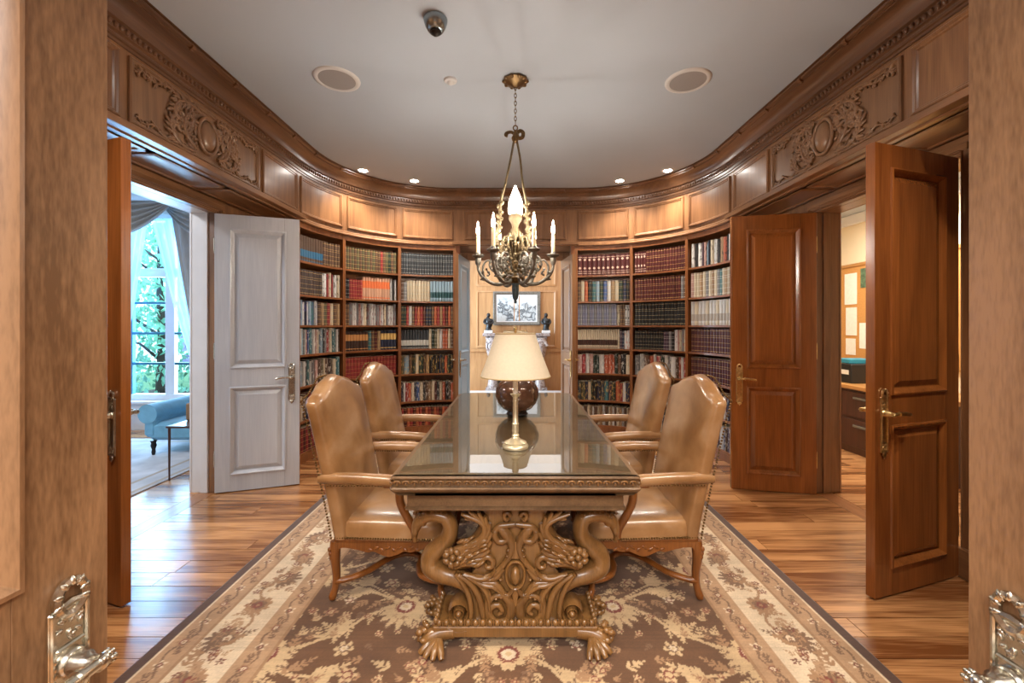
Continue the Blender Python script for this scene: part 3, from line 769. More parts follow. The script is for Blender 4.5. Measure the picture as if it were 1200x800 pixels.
def book_material():
    m, t, b = nt('book cover')
    A = lambda n: N(t, 'ShaderNodeAttribute', attribute_name=n)
    base, acc, sty = A('Base').outputs['Color'], A('Accent').outputs['Color'], A('Style').outputs['Fac']
    uv = N(t, 'ShaderNodeUVMap'); uv.uv_map = 'UVMap'
    sp = N(t, 'ShaderNodeSeparateXYZ'); t.links.new(uv.outputs[0], sp.inputs[0]); u, v = sp.outputs[0], sp.outputs[1]
    def bandm(c, w): return mth(t, 'LESS_THAN', mth(t, 'ABSOLUTE', mth(t, 'SUBTRACT', v, c)), w)
    def U(*a):
        r = a[0]
        for q in a[1:]: r = mth(t, 'MAXIMUM', r, q)
        return r
    sset = U(*[bandm(c, w) for c, w in ((.07,.012),(.26,.01),(.44,.008),(.64,.009),(.72,.009),(.92,.012))])
    sset = mth(t, 'MULTIPLY', sset, .55)
    lab = U(bandm(.68,.16), bandm(.1,.02)); low = U(bandm(.32,.14), mth(t, 'MULTIPLY', bandm(.05,.03), .5))
    nz = N(t, 'ShaderNodeTexNoise', i_Scale=1.0, i_Detail=2.0)
    mp = N(t, 'ShaderNodeMapping'); mp.inputs['Scale'].default_value = (3.0, 4.5, 1); t.links.new(uv.outputs[0], mp.inputs[0]); t.links.new(mp.outputs[0], nz.inputs['Vector'])
    jac = mth(t, 'MULTIPLY', mth(t, 'GREATER_THAN', nz.outputs['Fac'], .57), .6)
    fu = mth(t, 'SUBTRACT', mth(t, 'FRACT', u), .5)
    def dot(c): 
        dv = mth(t, 'MULTIPLY', mth(t, 'SUBTRACT', v, c), 6.5)
        return mth(t, 'LESS_THAN', mth(t, 'ADD', mth(t, 'MULTIPLY', dv, dv), mth(t, 'MULTIPLY', fu, fu)), .13)
    dts = U(dot(.36), dot(.78), bandm(.9,.012), bandm(.1,.012), bandm(.2,.01))
    fac = None
    for k, q in ((0, sset), (1, lab), (2, low), (3, jac), (4, dts)):
        w_ = mth(t, 'COMPARE', sty, float(k), .4); x = mth(t, 'MULTIPLY', w_, q); fac = x if fac is None else mth(t, 'ADD', fac, x)
    t.links.new(mixc(t, fac, base, acc), b.inputs['Base Color']); b.inputs['Roughness'].default_value = .45
    return m
M['book'] = book_material(); M['pages'] = plain('book pages', srgb(214, 200, 170), .8)
books = []
rb = random.Random(11)
for (side, b), rws in ROWS.items():
    for ri, segs in enumerate(rws):
        du = .018/R; t0, t1 = PI/6*b + .004 + du, PI/6*(b+1) - .012 - du
        total = sum(s[0] for s in segs); seq = []
        for (n, cols, acc, sty, h) in segs:
            for i in range(n):
                cn = cols[i % len(cols)]; jit = .75 if sty == 'jac' else .12
                seq.append((cn, acc, sty, h*(1 + (rb.random()-.5)*(.10 if sty == 'jac' else .02)), 1 + (rb.random()-.5)*jit))
        if side == 'r': seq.reverse()
        Ltot = (t1-t0)*(R+.04); sw = sum(q[4] for q in seq); 
        th = t0
        for (cn, acc, sty, h, wr_) in seq:
            w_ = Ltot*wr_/sw; dth = w_/(R+.04); thc = th + dth/2; th += dth
            rf = R + .022 + (rb.random()*.018 if sty == 'jac' else rb.random()*.004)
            x, y = polar(side, thc, rf)
            bc = C[cn]; g_ = sum(bc)/3; bc = tuple(c*.84 + g_*.16 for c in bc); k = .72 + (rb.random()-.5)*(.35 if sty == 'jac' else .18)
            books.append(dict(side=side, b=b, r=ri, x=x, y=y, z=SH[ri], th=thc, w=w_*.94, h=h, col=tuple(min(1, c*k) for c in bc), acc=acc, sty=sty, cn=cn))
def book_geo(bk, idn):
    """verts in the book's own frame: spine towards -y"""
    w, h, d = bk['w'], bk['h'], .17
    sec = [(-w/2*.92, d), (-w/2, .011), (-w*.2, .001), (w*.2, .001), (w/2, .011), (w/2*.92, d)]
    vs = [(a, c, 0) for a, c in sec] + [(a, c, h) for a, c in sec]
    fs = []; uvs = []; mi = []
    uu = [0, .02, .2, .8, .98, 1.0]
    for i in range(5):
        fs.append((i, i+1, i+7, i+6)); uvs += [(idn+uu[i], 0), (idn+uu[i+1], 0), (idn+uu[i+1], 1), (idn+uu[i], 1)]; mi.append(0)
    fs.append((6,7,8,9,10,11)); uvs += [(idn+.5, .99)]*6; mi.append(1)
    fs.append((5,0,6,11)); uvs += [(idn+.5, .5)]*4; mi.append(1)
    return vs, fs, uvs, mi
def book_mesh(name, vs, fs, uvs, mi, base, acc, sty):
    me = bpy.data.meshes.new(name); me.from_pydata(vs, [], fs); me.materials.append(M['book']); me.materials.append(M['pages'])
    me.polygons.foreach_set('material_index', mi)
    uvl = me.uv_layers.new(name='UVMap'); uvl.data.foreach_set('uv', np.array(uvs, 'f').ravel())
    for nm, dat in (('Base', base), ('Accent', acc)):
        a = me.attributes.new(nm, 'FLOAT_COLOR', 'FACE'); a.data.foreach_set('color', np.array([c+(1,) for c in dat], 'f').ravel())
    a = me.attributes.new('Style', 'FLOAT', 'FACE'); a.data.foreach_set('value', np.array(sty, 'f'))
    me.update(); return me
def rotz_of(bk):
    sx = -1 if bk['side'] == 'l' else 1
    nx, ny = sx*math.cos(bk['th']), math.sin(bk['th'])           # outward
    return math.atan2(ny, nx) - PI/2
def score(bk):
    sx = -1 if bk['side'] == 'l' else 1
    D = bk['y']; X = bk['x']; zc = bk['z'] + bk['h']/2
    n = Vector((-sx*math.cos(bk['th']), -math.sin(bk['th']))); to = Vector((-X, -D)).normalized()
    a = bk['w']*bk['h']*max(.05, n.dot(to))/(D*D)
    pxx, pyy = VPX + X/D*F_PX, VPY - (zc-HCAM)/D*F_PX
    hid = pyy > 478 or (pxx < 440 and pyy > 448) or (420 < pxx < 482 and pyy > 436) or (pxx > 765 and pyy > 440) or (733 < pxx < 776 and pyy > 436) or pxx < 352 or pxx > 857
    return 0 if hid else a
ORD = ['top shelf', 'second shelf down', 'third shelf down', 'fourth shelf down', 'fifth shelf down', 'sixth shelf down', 'bottom shelf']
order = sorted(range(len(books)), key=lambda i: -score(books[i]))
single = set(order[:300])
SV, SF, SU, SM, SB, SA, SS = [], [], [], [], [], [], []
for i, bk in enumerate(books):
    vs_, fs_, uv_, mi_ = book_geo(bk, i*3 % 97); st = STY[bk['sty']]; rz = rotz_of(bk)
    if i in single:
        me = book_mesh('book', vs_, fs_, uv_, mi_, [bk['col']]*len(fs_), [bk['acc']]*len(fs_), [st]*len(fs_))
        o = bpy.data.objects.new('book', me); COL.objects.link(o); o.location = (bk['x'], bk['y'], bk['z']+.0005); o.rotation_euler = (0,0,rz)
        where = BAY[(bk['side'], bk['b'])]
        tag(o, '%s %s book on %s, %s' % (bk['cn'], STW[bk['sty']], ORD[bk['r']], where), 'book', 'books on %s, %s' % (ORD[bk['r']], where))
    else:
        c, s_ = math.cos(rz), math.sin(rz); k = len(SV)
        SV += [(bk['x']+c*x-s_*y, bk['y']+s_*x+c*y, bk['z']+.0005+z) for x, y, z in vs_]
        SF += [tuple(q+k for q in f) for f in fs_]; SU += uv_; SM += mi_; SB += [bk['col']]*len(fs_); SA += [bk['acc']]*len(fs_); SS += [st]*len(fs_)
me = book_mesh('shelved_books', SV, SF, SU, SM, SB, SA, SS)
o = bpy.data.objects.new('shelved_books', me); COL.objects.link(o)
tag(o, 'remaining rows of mixed books filling the curved bookcases', 'books', None, 'stuff')

# ------------------------------------------------------------------ rug (knotted pattern as mesh colours)
RX, RY0, RY1 = 1.57, .95, 5.2
RCX = -.03
def make_rug():
    step = .0052; hw, hl = RX, (RY1-RY0)/2
    nx, ny = int(hw/step)+1, int(hl/step)+1
    rng = np.random.default_rng(4); rg = random.Random(9)
    pal = dict(edge=srgb(84,58,46), beige=srgb(176,140,104), ivory=srgb(214,192,160), field=srgb(102,68,40), light=srgb(196,166,124), red=srgb(124,58,42), brown=srgb(122,90,64), tan=srgb(160,122,86), dark=srgb(60,42,34))
    cv = np.zeros((ny, nx, 3)); X, Y = np.meshgrid((np.arange(nx)+.5)*step, (np.arange(ny)+.5)*step)
    cv[:] = pal['field']
    def stamp(cx, cy, rx, ry, col, ang=0.0):
        r = max(rx, ry); i0, i1 = max(0, int((cx-r)/step)), min(nx, int((cx+r)/step)+2); j0, j1 = max(0, int((cy-r)/step)), min(ny, int((cy+r)/step)+2)
        if i0 >= i1 or j0 >= j1: return
        dx, dy = X[j0:j1, i0:i1]-cx, Y[j0:j1, i0:i1]-cy; c, s = math.cos(ang), math.sin(ang)
        a, b = (dx*c+dy*s)/rx, (-dx*s+dy*c)/ry
        mask = a*a+b*b + rng.uniform(-.34, .34, a.shape) < 1
        cv[j0:j1, i0:i1][mask] = pal[col]
    def stroke(pts, w, col, k=14):
        for p in cr([(x, y) for x, y in pts], k): stamp(p[0], p[1], w, w, col)
    def flower(cx, cy, r, cols, n=8, a0=0.0):
        for k in range(n): 
            a = a0+2*PI*k/n; stamp(cx+math.cos(a)*r*.62, cy+math.sin(a)*r*.62, r*.42, r*.26, cols[0], a)
        stamp(cx, cy, r*.55, r*.55, cols[1]); stamp(cx, cy, r*.36, r*.36, cols[2]); stamp(cx, cy, r*.16, r*.16, cols[0])
    def palmette(cx, cy, r, ang, cols):
        for k in range(-4, 5):
            a = ang + k*.36; L = r*(1.0-.06*abs(k)); stamp(cx+math.cos(a)*L*.55, cy+math.sin(a)*L*.55, L*.52, r*.13, cols[0], a)
        stamp(cx+math.cos(ang)*r*.2, cy+math.sin(ang)*r*.2, r*.42, r*.34, cols[1], ang); stamp(cx+math.cos(ang)*r*.18, cy+math.sin(ang)*r*.18, r*.26, r*.2, cols[2], ang)
        stamp(cx+math.cos(ang)*r*.18, cy+math.sin(ang)*r*.18, r*.1, r*.1, cols[0])
    def leaf(cx, cy, L, ang, col, n=6):
        for k in range(n):
            t = k/(n-1); x, y = cx+math.cos(ang)*L*t, cy+math.sin(ang)*L*t; s = L*.34*(1-t*.8)
            for sg in (-1, 1): stamp(x+math.cos(ang+sg*1.0)*s*.6, y+math.sin(ang+sg*1.0)*s*.6, s*.7, s*.3, col, ang+sg*.8)
        stroke([(cx, cy), (cx+math.cos(ang)*L, cy+math.sin(ang)*L)], L*.06, col, 8)
    fx, fy = hw-.55, hl-.55
    # field: centre medallions, lattice of vines, palmettes, blossoms and leaves
    for gy in np.arange(0, fy+.4, .62):
        for gx in (0.0, .52, 1.04):
            o = .31 if int(round(gx/.52)) % 2 else 0
            stroke([(gx, gy+o), (gx+.15, gy+o+.05), (gx+.28, gy+o+.2), (gx+.52, gy+o+.31)], .009, 'light')
            stroke([(gx, gy+o), (gx+.12, gy+o-.08), (gx+.3, gy+o-.16), (gx+.52, gy+o-.31)], .009, 'light')
            stroke([(gx, gy+o), (gx-.12, gy+o+.1), (gx-.3, gy+o+.14), (gx-.52, gy+o+.31)], .008, 'light')
            stroke([(gx, gy+o), (gx-.16, gy+o-.06), (gx-.28, gy+o-.2), (gx-.52, gy+o-.31)], .008, 'light')
    for gy in np.arange(0, fy+.4, .62):
        for gx in (0.0, .52, 1.04):
            o = .31 if int(round(gx/.52)) % 2 else 0
            for sx, sy in ((.26,.13),(.26,-.13),(-.26,.13),(-.26,-.13)):
                leaf(gx+sx, gy+o+sy, .11+.03*rg.random(), rg.random()*6.28, 'light'); leaf(gx+sx, gy+o+sy, .09, rg.random()*6.28, rg.choice(['light','tan','light']))
            for k in range(46):
                a = rg.random()*6.28; r = .08+.22*rg.random(); leaf(gx+math.cos(a)*r, gy+o+math.sin(a)*r, .035+.055*rg.random(), a+1.2, rg.choice(['light','tan','brown','light','tan']), 4)
            for k in range(12):
                a = rg.random()*6.28; r = .14+.16*rg.random(); flower(gx+math.cos(a)*r, gy+o+math.sin(a)*r, .016+.012*rg.random(), (rg.choice(['light','tan']),'red','light'), 5)
            palmette(gx, gy+o, .16, PI/2 if gx else -PI/2, ('brown','tan','red')); palmette(gx, gy+o, .15, PI/2 if gx else -PI/2, ('light','tan','red')); flower(gx, gy+o, .085, ('light','red','ivory'), 9)
            flower(gx+.2, gy+o+.28, .045, ('light','brown','ivory'), 6); flower(gx+.13, gy+o-.2, .04, ('light','red','light'), 6); flower(gx+.36, gy+o+.04, .036, ('tan','red','light'), 6)
            flower(gx+.3, gy+o-.05, .03, ('ivory','red','ivory'), 5)
    # borders painted over the field
    d = np.minimum(hw-X, hl-Y); side = (hw-X) < (hl-Y)
    def zone(a, b, col): cv[(d >= a) & (d < b)] = pal[col]
    zone(.54, .555, 'tan'); zone(.42, .54, 'beige'); zone(.405, .42, 'ivory'); zone(.19, .405, 'ivory'); zone(.178, .19, 'tan'); zone(.065, .178, 'beige'); zone(.055, .065, 'ivory'); zone(0, .055, 'edge')
    keep = cv.copy()
    def P(t, dd, s): return (hw-dd, t) if s else (t, hl-dd)
    for s in (True, False):
        lim = hl if s else hw
        for dd, amp, per in ((.12, .028, .26), (.48, .028, .24)):
            n = int(lim/per)+1
            for k in range(n):
                t = (k+.5)*per
                if t > lim-dd+.02: continue
                stroke([P(t-per/2, dd-amp*.5, s), P(t-per/4, dd+amp*.8, s), P(t, dd, s), P(t+per/4, dd-amp*.8, s), P(t+per/2, dd, s)], .0055, 'brown', 8)
                flower(*P(t, dd, s), .03, ('tan','red','ivory'), 6); flower(*P(t+per/2, dd, s), .026, ('ivory','brown','red'), 5)
                for q in (-1, 1, -.5, .5): leaf(*P(t+q*per*.27, dd+q*.02, s), .045, q*1.2+k, 'brown', 4)
        per = .46; n = int(lim/per)+1
        for k in range(n):
            t = (k+.5)*per
            if t > lim-.22: continue
            stroke([P(t-per/2, .25, s), P(t-per/4, .34, s), P(t, .30, s), P(t+per/4, .25, s), P(t+per/2, .34, s)], .008, 'tan', 12)
            palmette(*P(t, .30, s), .10, (PI if s else -PI/2) if k % 2 else (0 if s else PI/2), ('brown','tan','red'))
            flower(*P(t, .30, s), .05, ('tan','brown','ivory'), 8)
            flower(*P(t+per/2, .30, s), .065, ('tan','brown','red'), 9)
            for q in range(26): leaf(*P(t+(rg.random()-.5)*per, .215+.165*rg.random(), s), .04+.045*rg.random(), rg.random()*6.28, rg.choice(['tan','brown','tan','beige']), 4)
            for q in range(6): flower(*P(t+(rg.random()-.5)*per, .22+.15*rg.random(), s), .02, ('red','brown','ivory'), 5)
    # keep each band's motifs inside the band
    cv *= (1 + rng.normal(0, .05, (ny, nx, 1))); cv *= (1 + np.repeat(rng.normal(0, .05, (ny, 1, 1)), nx, 1))
    # four-fold mirror
    full = np.concatenate([cv[:, ::-1], cv], 1); full = np.concatenate([full[::-1], full], 0)
    NY, NX = full.shape[:2]
    xs = (np.arange(NX)-(NX-1)/2)*step; ys = (np.arange(NY)-(NY-1)/2)*step
    vx, vy = np.meshgrid(xs, ys); vz = np.full(vx.shape, .011)
    rim = (np.abs(vx) > xs[-1]-.001) | (np.abs(vy) > ys[-1]-.001); vz[rim] = .001
    co = np.stack([vx, vy, vz], -1).reshape(-1, 3).astype('f')
    idx = np.arange(NX*NY).reshape(NY, NX); q = np.stack([idx[:-1,:-1], idx[:-1,1:], idx[1:,1:], idx[1:,:-1]], -1).reshape(-1, 4)
    me = bpy.data.meshes.new('persian_rug'); me.vertices.add(len(co)); me.vertices.foreach_set('co', co.ravel())
    me.loops.add(q.size); me.loops.foreach_set('vertex_index', q.ravel().astype('i')); me.polygons.add(len(q)); me.polygons.foreach_set('loop_start', (np.arange(len(q))*4).astype('i'))
    me.update(calc_edges=True)
    a = me.attributes.new('Pile', 'FLOAT_COLOR', 'POINT'); c4 = np.ones((NX*NY, 4), 'f'); c4[:, :3] = np.clip(full.reshape(-1, 3), 0, 1); a.data.foreach_set('color', c4.ravel())
    m, t, b = nt('rug pile'); at = N(t, 'ShaderNodeAttribute', attribute_name='Pile')
    nz = N(t, 'ShaderNodeTexNoise', i_Scale=5.0, i_Detail=4.0); tc = N(t, 'ShaderNodeTexCoord'); t.links.new(tc.outputs['Object'], nz.inputs['Vector'])
    wear = ramp(t, nz.outputs['Fac'], [(.3, (.82,.80,.80)), (.7, (1.15,1.15,1.18))])
    mx = N(t, 'ShaderNodeMix'); mx.data_type = 'RGBA'; mx.blend_type = 'MULTIPLY'; mx.inputs[0].default_value = 1; t.links.new(at.outputs['Color'], mx.inputs[6]); t.links.new(wear, mx.inputs[7])
    t.links.new(mx.outputs[2], b.inputs['Base Color']); b.inputs['Roughness'].default_value = .85; b.inputs['Sheen Weight'].default_value = .4; b.inputs['Specular IOR Level'].default_value = .25
    me.materials.append(m)
    o = bpy.data.objects.new('persian_rug', me); COL.objects.link(o); o.location = (RCX, (RY0+RY1)/2, 0)
    tag(o, 'brown and ivory patterned rug with floral borders under the table', 'rug')
make_rug()
# ------------------------------------------------------------------ library table
ZT, TX, TY0, TY1 = .79, .525, 1.78, 4.03
RUGZ = .011
def rrect(x0, x1, y0, y1, rn, rf, n=5):
    """outline with inward normals; near corners radius rn, far corners rf"""
    out = []
    for (cx, cy, r, a0) in ((x1-rn, y0+rn, rn, -PI/2), (x1-rf, y1-rf, rf, 0), (x0+rf, y1-rf, rf, PI/2), (x0+rn, y0+rn, rn, PI)):
        for i in range(n+1):
            a = a0+PI/2*i/n; out.append(((cx+r*math.cos(a), cy+r*math.sin(a)), (-math.cos(a), -math.sin(a))))
    return out
tcy = (TY0+TY1)/2
table = empty('library_table', (0, tcy, RUGZ), label='long carved walnut library table with swan pedestals and glass top', cat='table')
hy = (TY1-TY0)/2
o_ = rrect(-TX, TX, -hy, hy, .012, .10)
mb = MB(); z = ZT - RUGZ
mb.sweep(o_, [(.10,z-.082),(.03,z-.08),(.012,z-.068),(.0,z-.058),(-.004,z-.05),(.0,z-.045),(.012,z-.042),(.012,z-.014),(.004,z-.012),(.0,z-.006),(.004,z),(.03,z)], closed=True)
n_ = len(o_); mb.add([(p[0]+nn[0]*.03, p[1]+nn[1]*.03, z) for p, nn in o_], [tuple(range(n_))]); mb.add([(p[0]+nn[0]*.10, p[1]+nn[1]*.10, z-.082) for p, nn in o_], [tuple(range(n_))])
obj('tabletop', mb, M['table_wood'], parent=table, smooth=True, ang=30)
# carved leaf-and-dart edge
mb = MB()
L_ = [(Vector(p), Vector(nn)) for p, nn in o_]; L_.append(L_[0]); nxt = .02; acc = 0
for (pa, na), (pb, nb) in zip(L_[:-1], L_[1:]):
    d = (pb-pa).length
    while nxt < acc+d:
        t = (nxt-acc)/d; p = pa.lerp(pb, t); nn = na.lerp(nb, t).normalized(); rz = Matrix.Rotation(math.atan2(-nn.y, -nn.x), 3, 'Z')
        q = p + nn*.004
        mb.tube([Vector((q.x,q.y,z-.028)) + rz @ Vector((.004, .0135*math.cos(a), .011*math.sin(a))) for a in [PI*1.12*i/6-.2 for i in range(7)]], [.002,.0035,.004,.004,.004,.0035,.002], 5)
        mb.ell((q.x, q.y, z-.031), (.007,.005,.009), 6, 4, rz)
        nxt += .0365
    acc += d
obj('carved_edge', mb, M['table_carved'], parent=table, smooth=True, ang=80)
M['glass'], t, b = nt('table glass')
t.nodes.remove(b); tr = N(t, 'ShaderNodeBsdfTransparent'); tr.inputs[0].default_value = (.93,.96,.95,1); gl = N(t, 'ShaderNodeBsdfGlossy', i_Roughness=.012)
fr = N(t, 'ShaderNodeFresnel', i_IOR=1.95); mx = N(t, 'ShaderNodeMixShader'); t.links.new(mth(t, 'MULTIPLY', fr.outputs[0], mth(t, 'SUBTRACT', 1.0, N(t, 'ShaderNodeNewGeometry').outputs['Backfacing'])), mx.inputs[0]); t.links.new(tr.outputs[0], mx.inputs[1]); t.links.new(gl.outputs[0], mx.inputs[2])
t.links.new(mx.outputs[0], t.nodes['Material Output'].inputs[0])
mb = MB(); g_ = rrect(-TX+.03, TX-.03, -hy+.03, hy-.03, .012, .08); n_ = len(g_)
mb.prism([p for p, nn in g_], z+.0006, z+.0086, 'z')
obj('glass_top', mb, M['glass'], parent=table)
mb = MB(); mb.box(-.466, .466, -hy+.055, hy-.055, z-.152, z-.08, .004); obj('apron', mb, M['table_wood'], parent=table)
mb = MB(); a_ = rrect(-.466, .466, -hy+.055, hy-.055, .004, .004, 2)
mb.sweep(a_, [(.01,z-.162),(-.008,z-.160),(-.012,z-.153),(-.006,z-.146),(.0,z-.144)], closed=True); obj('apron_bead', mb, M['table_wood'], parent=table, smooth=True)

def pedestal(yloc, rz):
    """swan pedestal: local -y is the carved face, y = 0 its front plane"""
    k = 864.0
    def c2(cx, cy, y=.05):
        f = (TY0+.075+y)/1.85; return ((cx-525)/k*f, HCAM - (HCAM - (.835 - cy/k))*f - RUGZ)
    TC = M['table_carved']
    root = MB()
    right = [(400,176),(470,176),(500,240),(455,330),(400,400),(372,470),(395,540),(372,612)]
    lft = [c2(x, y) for x, y in [(395,176),(428,235),(432,300),(400,370),(360,430),(352,480),(372,540),(352,612)]]
    poly = lft + [(-x, q) for x, q in reversed(lft)]
    root.prism(poly, .066, .154, 'y')
    p = obj('pedestal', root, TC, parent=table, loc=(0, yloc, 0), rot=(0,0,rz))
    # plinth with egg moulding
    zt = c2(0, 608, .04)[1]
    m = MB(); m.box(-.362, .362, .012, .24, .045, .092, .004); m.box(-.35, .35, .026, .228, .09, zt, .006)
    pl = obj('plinth', m, TC, parent=p)
    m = MB()
    for i in range(22):
        x = -.335+.67*i/21; m.ell((x, .02, .105), (.0135,.012,.0155), 7, 5); 
        m.tube([(x+.016,.024,.118),(x+.016,.020,.094)], .0035, 5)
    for sg in (-1, 1):
        for i in range(7): m.ell((sg*.352, .036+.031*i, .105), (.012,.0135,.0155), 7, 5)
    obj('egg_moulding', m, TC, parent=pl, smooth=True, ang=80)
    # paw feet
    for sx in (-1, 1):
        for sy in (-1, 1):
            f = MB(); cx, cy = sx*.335, .126+sy*.09
            q = cr([(sx*.27,cy,.06,.03),(cx,cy,.052,.034),(cx+sx*.05,cy+sy*.012,.036,.033),(cx+sx*.075,cy+sy*.02,.024,.022)], 5)
            f.tube([a[:3] for a in q], [a[3] for a in q], 10)
            for t_ in (-1.5, -.5, .5, 1.5):
                a = t_*.42; base = Vector((cx+sx*.0, cy+sy*.02, .04))
                dr = Vector((sx*math.sin(a+.35), sy*math.cos(a+.35), 0))
                q = cr([(*(base+dr*.015), .016), (*(base+dr*.045+Vector((0,0,-.004))), .016), (*(base+dr*.075+Vector((0,0,-.018))), .0145), (*(base+dr*.09+Vector((0,0,-.028))), .0105)], 4)
                f.tube([a_[:3] for a_ in q], [a_[3] for a_ in q], 8)
            rg = random.Random(8)
            for i in range(30):                                 # shaggy fur curls on the outer side
                f.ell((cx+sx*(.03+.06*rg.random()), cy+(rg.random()-.5)*.075, .02+.06*rg.random()), (.018,.014,.012), 6, 4, Euler((rg.random()*3, rg.random()*3, 0)).to_matrix())
            obj('paw_foot', f, TC, parent=p, smooth=True, ang=60)
    UP = (0, 1, 0)
    for m_ in (-1, 1):
        def st(mb, pts, y, thick, n=8, kk=6):
            """pts (cx, cy, half width in crop units)"""
            q = cr(pts, kk); P = []; Rr = []
            for a in q:
                x, zz = c2(a[0], a[1], y); P.append((-m_*x if m_ > 0 else x, y, zz)); Rr.append((max(1.5, a[2])/k, thick if not callable(thick) else thick(a[2])/k))
            mb.tube(P, Rr, n, up=UP); return P
        sw = MB()
        th = lambda w: max(3, w)*1.25
        # neck, breast and S-shaped body running down into the haunch
        st(sw, [(176,236,16),(182,212,24),(205,200,26),(238,200,28),(268,212,29),(282,248,31),(272,288,33),(240,318,36),(212,348,38),(212,385,42),(250,412,40),(310,432,36),(352,466,30),(372,515,26),(372,560,26),(352,606,30)], .10, th, 12)
        body = obj('swan', sw, TC, parent=p, smooth=True, ang=75)
        hd = MB()
        st(hd, [(198,204,24),(172,216,26),(156,240,20),(148,272,13),(150,302,7)], .10, lambda w: max(3,w)*1.15, 10)
        def E(cx, cy, y, rx, rz_, ry=None, ang=0, mb=hd):
            x, zz = c2(cx, cy, y); x = -x if m_ > 0 else x
            mb.ell((x, y, zz), (rx/k, (ry or rx)/k, rz_/k), 8, 5, Matrix.Rotation(ang*(-1 if m_ < 0 else 1), 3, 'Y'))
        E(178, 214, .10, 34, 24, 30, ang=.5); E(150, 258, .088, 12, 30, 14, ang=-.1)
        for yy in (.068, .132): E(165, 210, yy, 7, 7, 7)
        for i, (a, b) in enumerate(((150,192),(165,184),(182,180))): E(a, b, .10, 10, 7, 18)
        obj('head', hd, TC, parent=body, smooth=True, ang=75)
        nk = MB()                                               # ribbed crest of the neck
        for i in range(11):
            t_ = i/10; a = lerp(2.35, -.55, t_); E(226+66*math.cos(a), 240-60*math.sin(a), .10, 13, 6, 34, ang=a, mb=nk)
        obj('crest', nk, TC, parent=body, smooth=True, ang=75)
        wg = MB()                                               # wing: fan of feathers curling up and inward
        tips = [(322,196),(352,186),(386,190),(412,206),(430,232),(438,264),(436,298),(428,330),(414,358),(398,384)]
        for i, (tx, ty) in enumerate(tips):
            t_ = i/(len(tips)-1); bx_, by_ = lerp(262, 300, t_), lerp(338, 398, t_)
            mx_, my_ = lerp(372, 352, t_), lerp(300, 388, t_)
            if i < 5: pts = [(bx_,by_,10),(330,322+i*6,12),(396-i*2,286+i*8,13),(404+i*4,236+i*8,12),(tx,ty,7)]
            else: pts = [(bx_,by_,10),(mx_-20,my_-4,12),((mx_+tx)/2+10,(my_+ty)/2,13),(tx,ty,7)]
            st(wg, pts, .036+.002*i, .014, 7, 5); st(wg, pts, .164-.002*i, .014, 7, 5)
        for i in range(26):
            rg = random.Random(i); E(310+100*rg.random(), 330+70*rg.random()-40*(i % 3), .032, 20, 6, 9, ang=.5, mb=wg)
        st(wg, [(286,364,36),(345,346,50),(398,306,50),(414,246,34),(394,206,20),(340,196,10)], .10, .062, 10)
        obj('wing', wg, TC, parent=body, smooth=True, ang=70)
        ro = MB()                                               # rosette of leaves on the wing joint
        for i in range(7):
            a = 2*PI*i/7; E(290+26*math.cos(a), 362+26*math.sin(a), .026, 17, 12, 14, ang=a, mb=ro)
        E(290, 362, .018, 13, 13, 14, mb=ro)
        obj('rosette', ro, TC, parent=body, smooth=True, ang=70)
        ha = MB()                                               # haunch acanthus and outer foot volute
        for pts in ([(310,424,8),(350,452,12),(385,500,13),(400,560,12),(408,606,8)], [(300,420,7),(330,460,10),(352,510,11),(360,570,10),(350,606,8)], [(330,420,8),(390,440,11),(430,430,9),(450,405,6)], [(345,430,8),(400,462,12),(440,470,9),(475,495,6)], [(340,425,8),(385,455,10),(420,500,10),(430,560,6)]):
            leafy_pts = st(ha, pts, .045, .016, 7, 5)
        x, zz = c2(313, 568, .05); x = -x if m_ > 0 else x
        for (r_, w_, y0, y1) in ((36, 9, .0, .2), (17, 9, -.008, .208)):
            ha.tube([(x + r_/k*math.cos(a), .085, zz + r_/k*math.sin(a)) for a in [2*PI*i/18 for i in range(18)]], [(w_/k, .05)]*18, 7, up=UP, closed=True)
        ha.ell((x, .045, zz), (13/k, .02, 13/k), 8, 5)
        st(ha, [(265,606,8),(282,598,12),(313,612,10),(345,606,8)], .06, .05, 7)
        obj('haunch_acanthus', ha, TC, parent=body, smooth=True, ang=70)
    # scrolls, shield and leaves on the centre panel
    sc = MB()
    for m_ in (-1, 1):
        def st2(pts, y=.05, th=.014, n=7):
            q = cr(pts, 5); P = []; Rr = []
            for a in q:
                x, zz = c2(a[0], a[1]); P.append((x if m_ < 0 else -x, y, zz)); Rr.append((max(1.5, a[2])/k*1.35, th))
            sc.tube(P, Rr, n, up=UP)
        st2([(508,206,7),(495,192,7),(482,204,7),(492,220,6),(503,210,4)])
        st2([(523,236,8),(496,240,9),(462,246,10),(446,272,10),(462,300,10),(490,296,9),(494,272,8),(476,268,6)])
        st2([(462,246,5),(478,262,14),(502,290,15),(512,320,12),(500,360,9),(470,400,9),(440,425,9),(410,430,6)])
        st2([(398,372,7),(420,358,9),(440,372,9),(438,394,8),(418,396,7),(412,380,5)])
        st2([(480,400,7),(450,436,10),(400,440,11),(345,425,7)])
        st2([(400,455,8),(450,462,12),(480,500,12),(508,540,14),(500,590,13),(460,604,12),(430,580,11),(432,550,10),(460,538,9),(476,560,8),(462,572,6)])
        st2([(520,470,6),(500,500,8),(470,500,8),(440,510,7),(420,540,6)])
        st2([(408,470,6),(425,500,9),(418,545,9),(425,606,8)])
        for (a, b, r_) in ((470,505,9),(452,512,8),(488,494,8),(448,262,9),(430,440,10),(470,440,9),(498,330,9),(494,352,8)):
            x, zz = c2(a, b); sc.ell((x if m_ < 0 else -x, .046, zz), (r_/k, .014, r_*.7/k), 7, 5)
    obj('scrollwork', sc, TC, parent=p, smooth=True, ang=70)
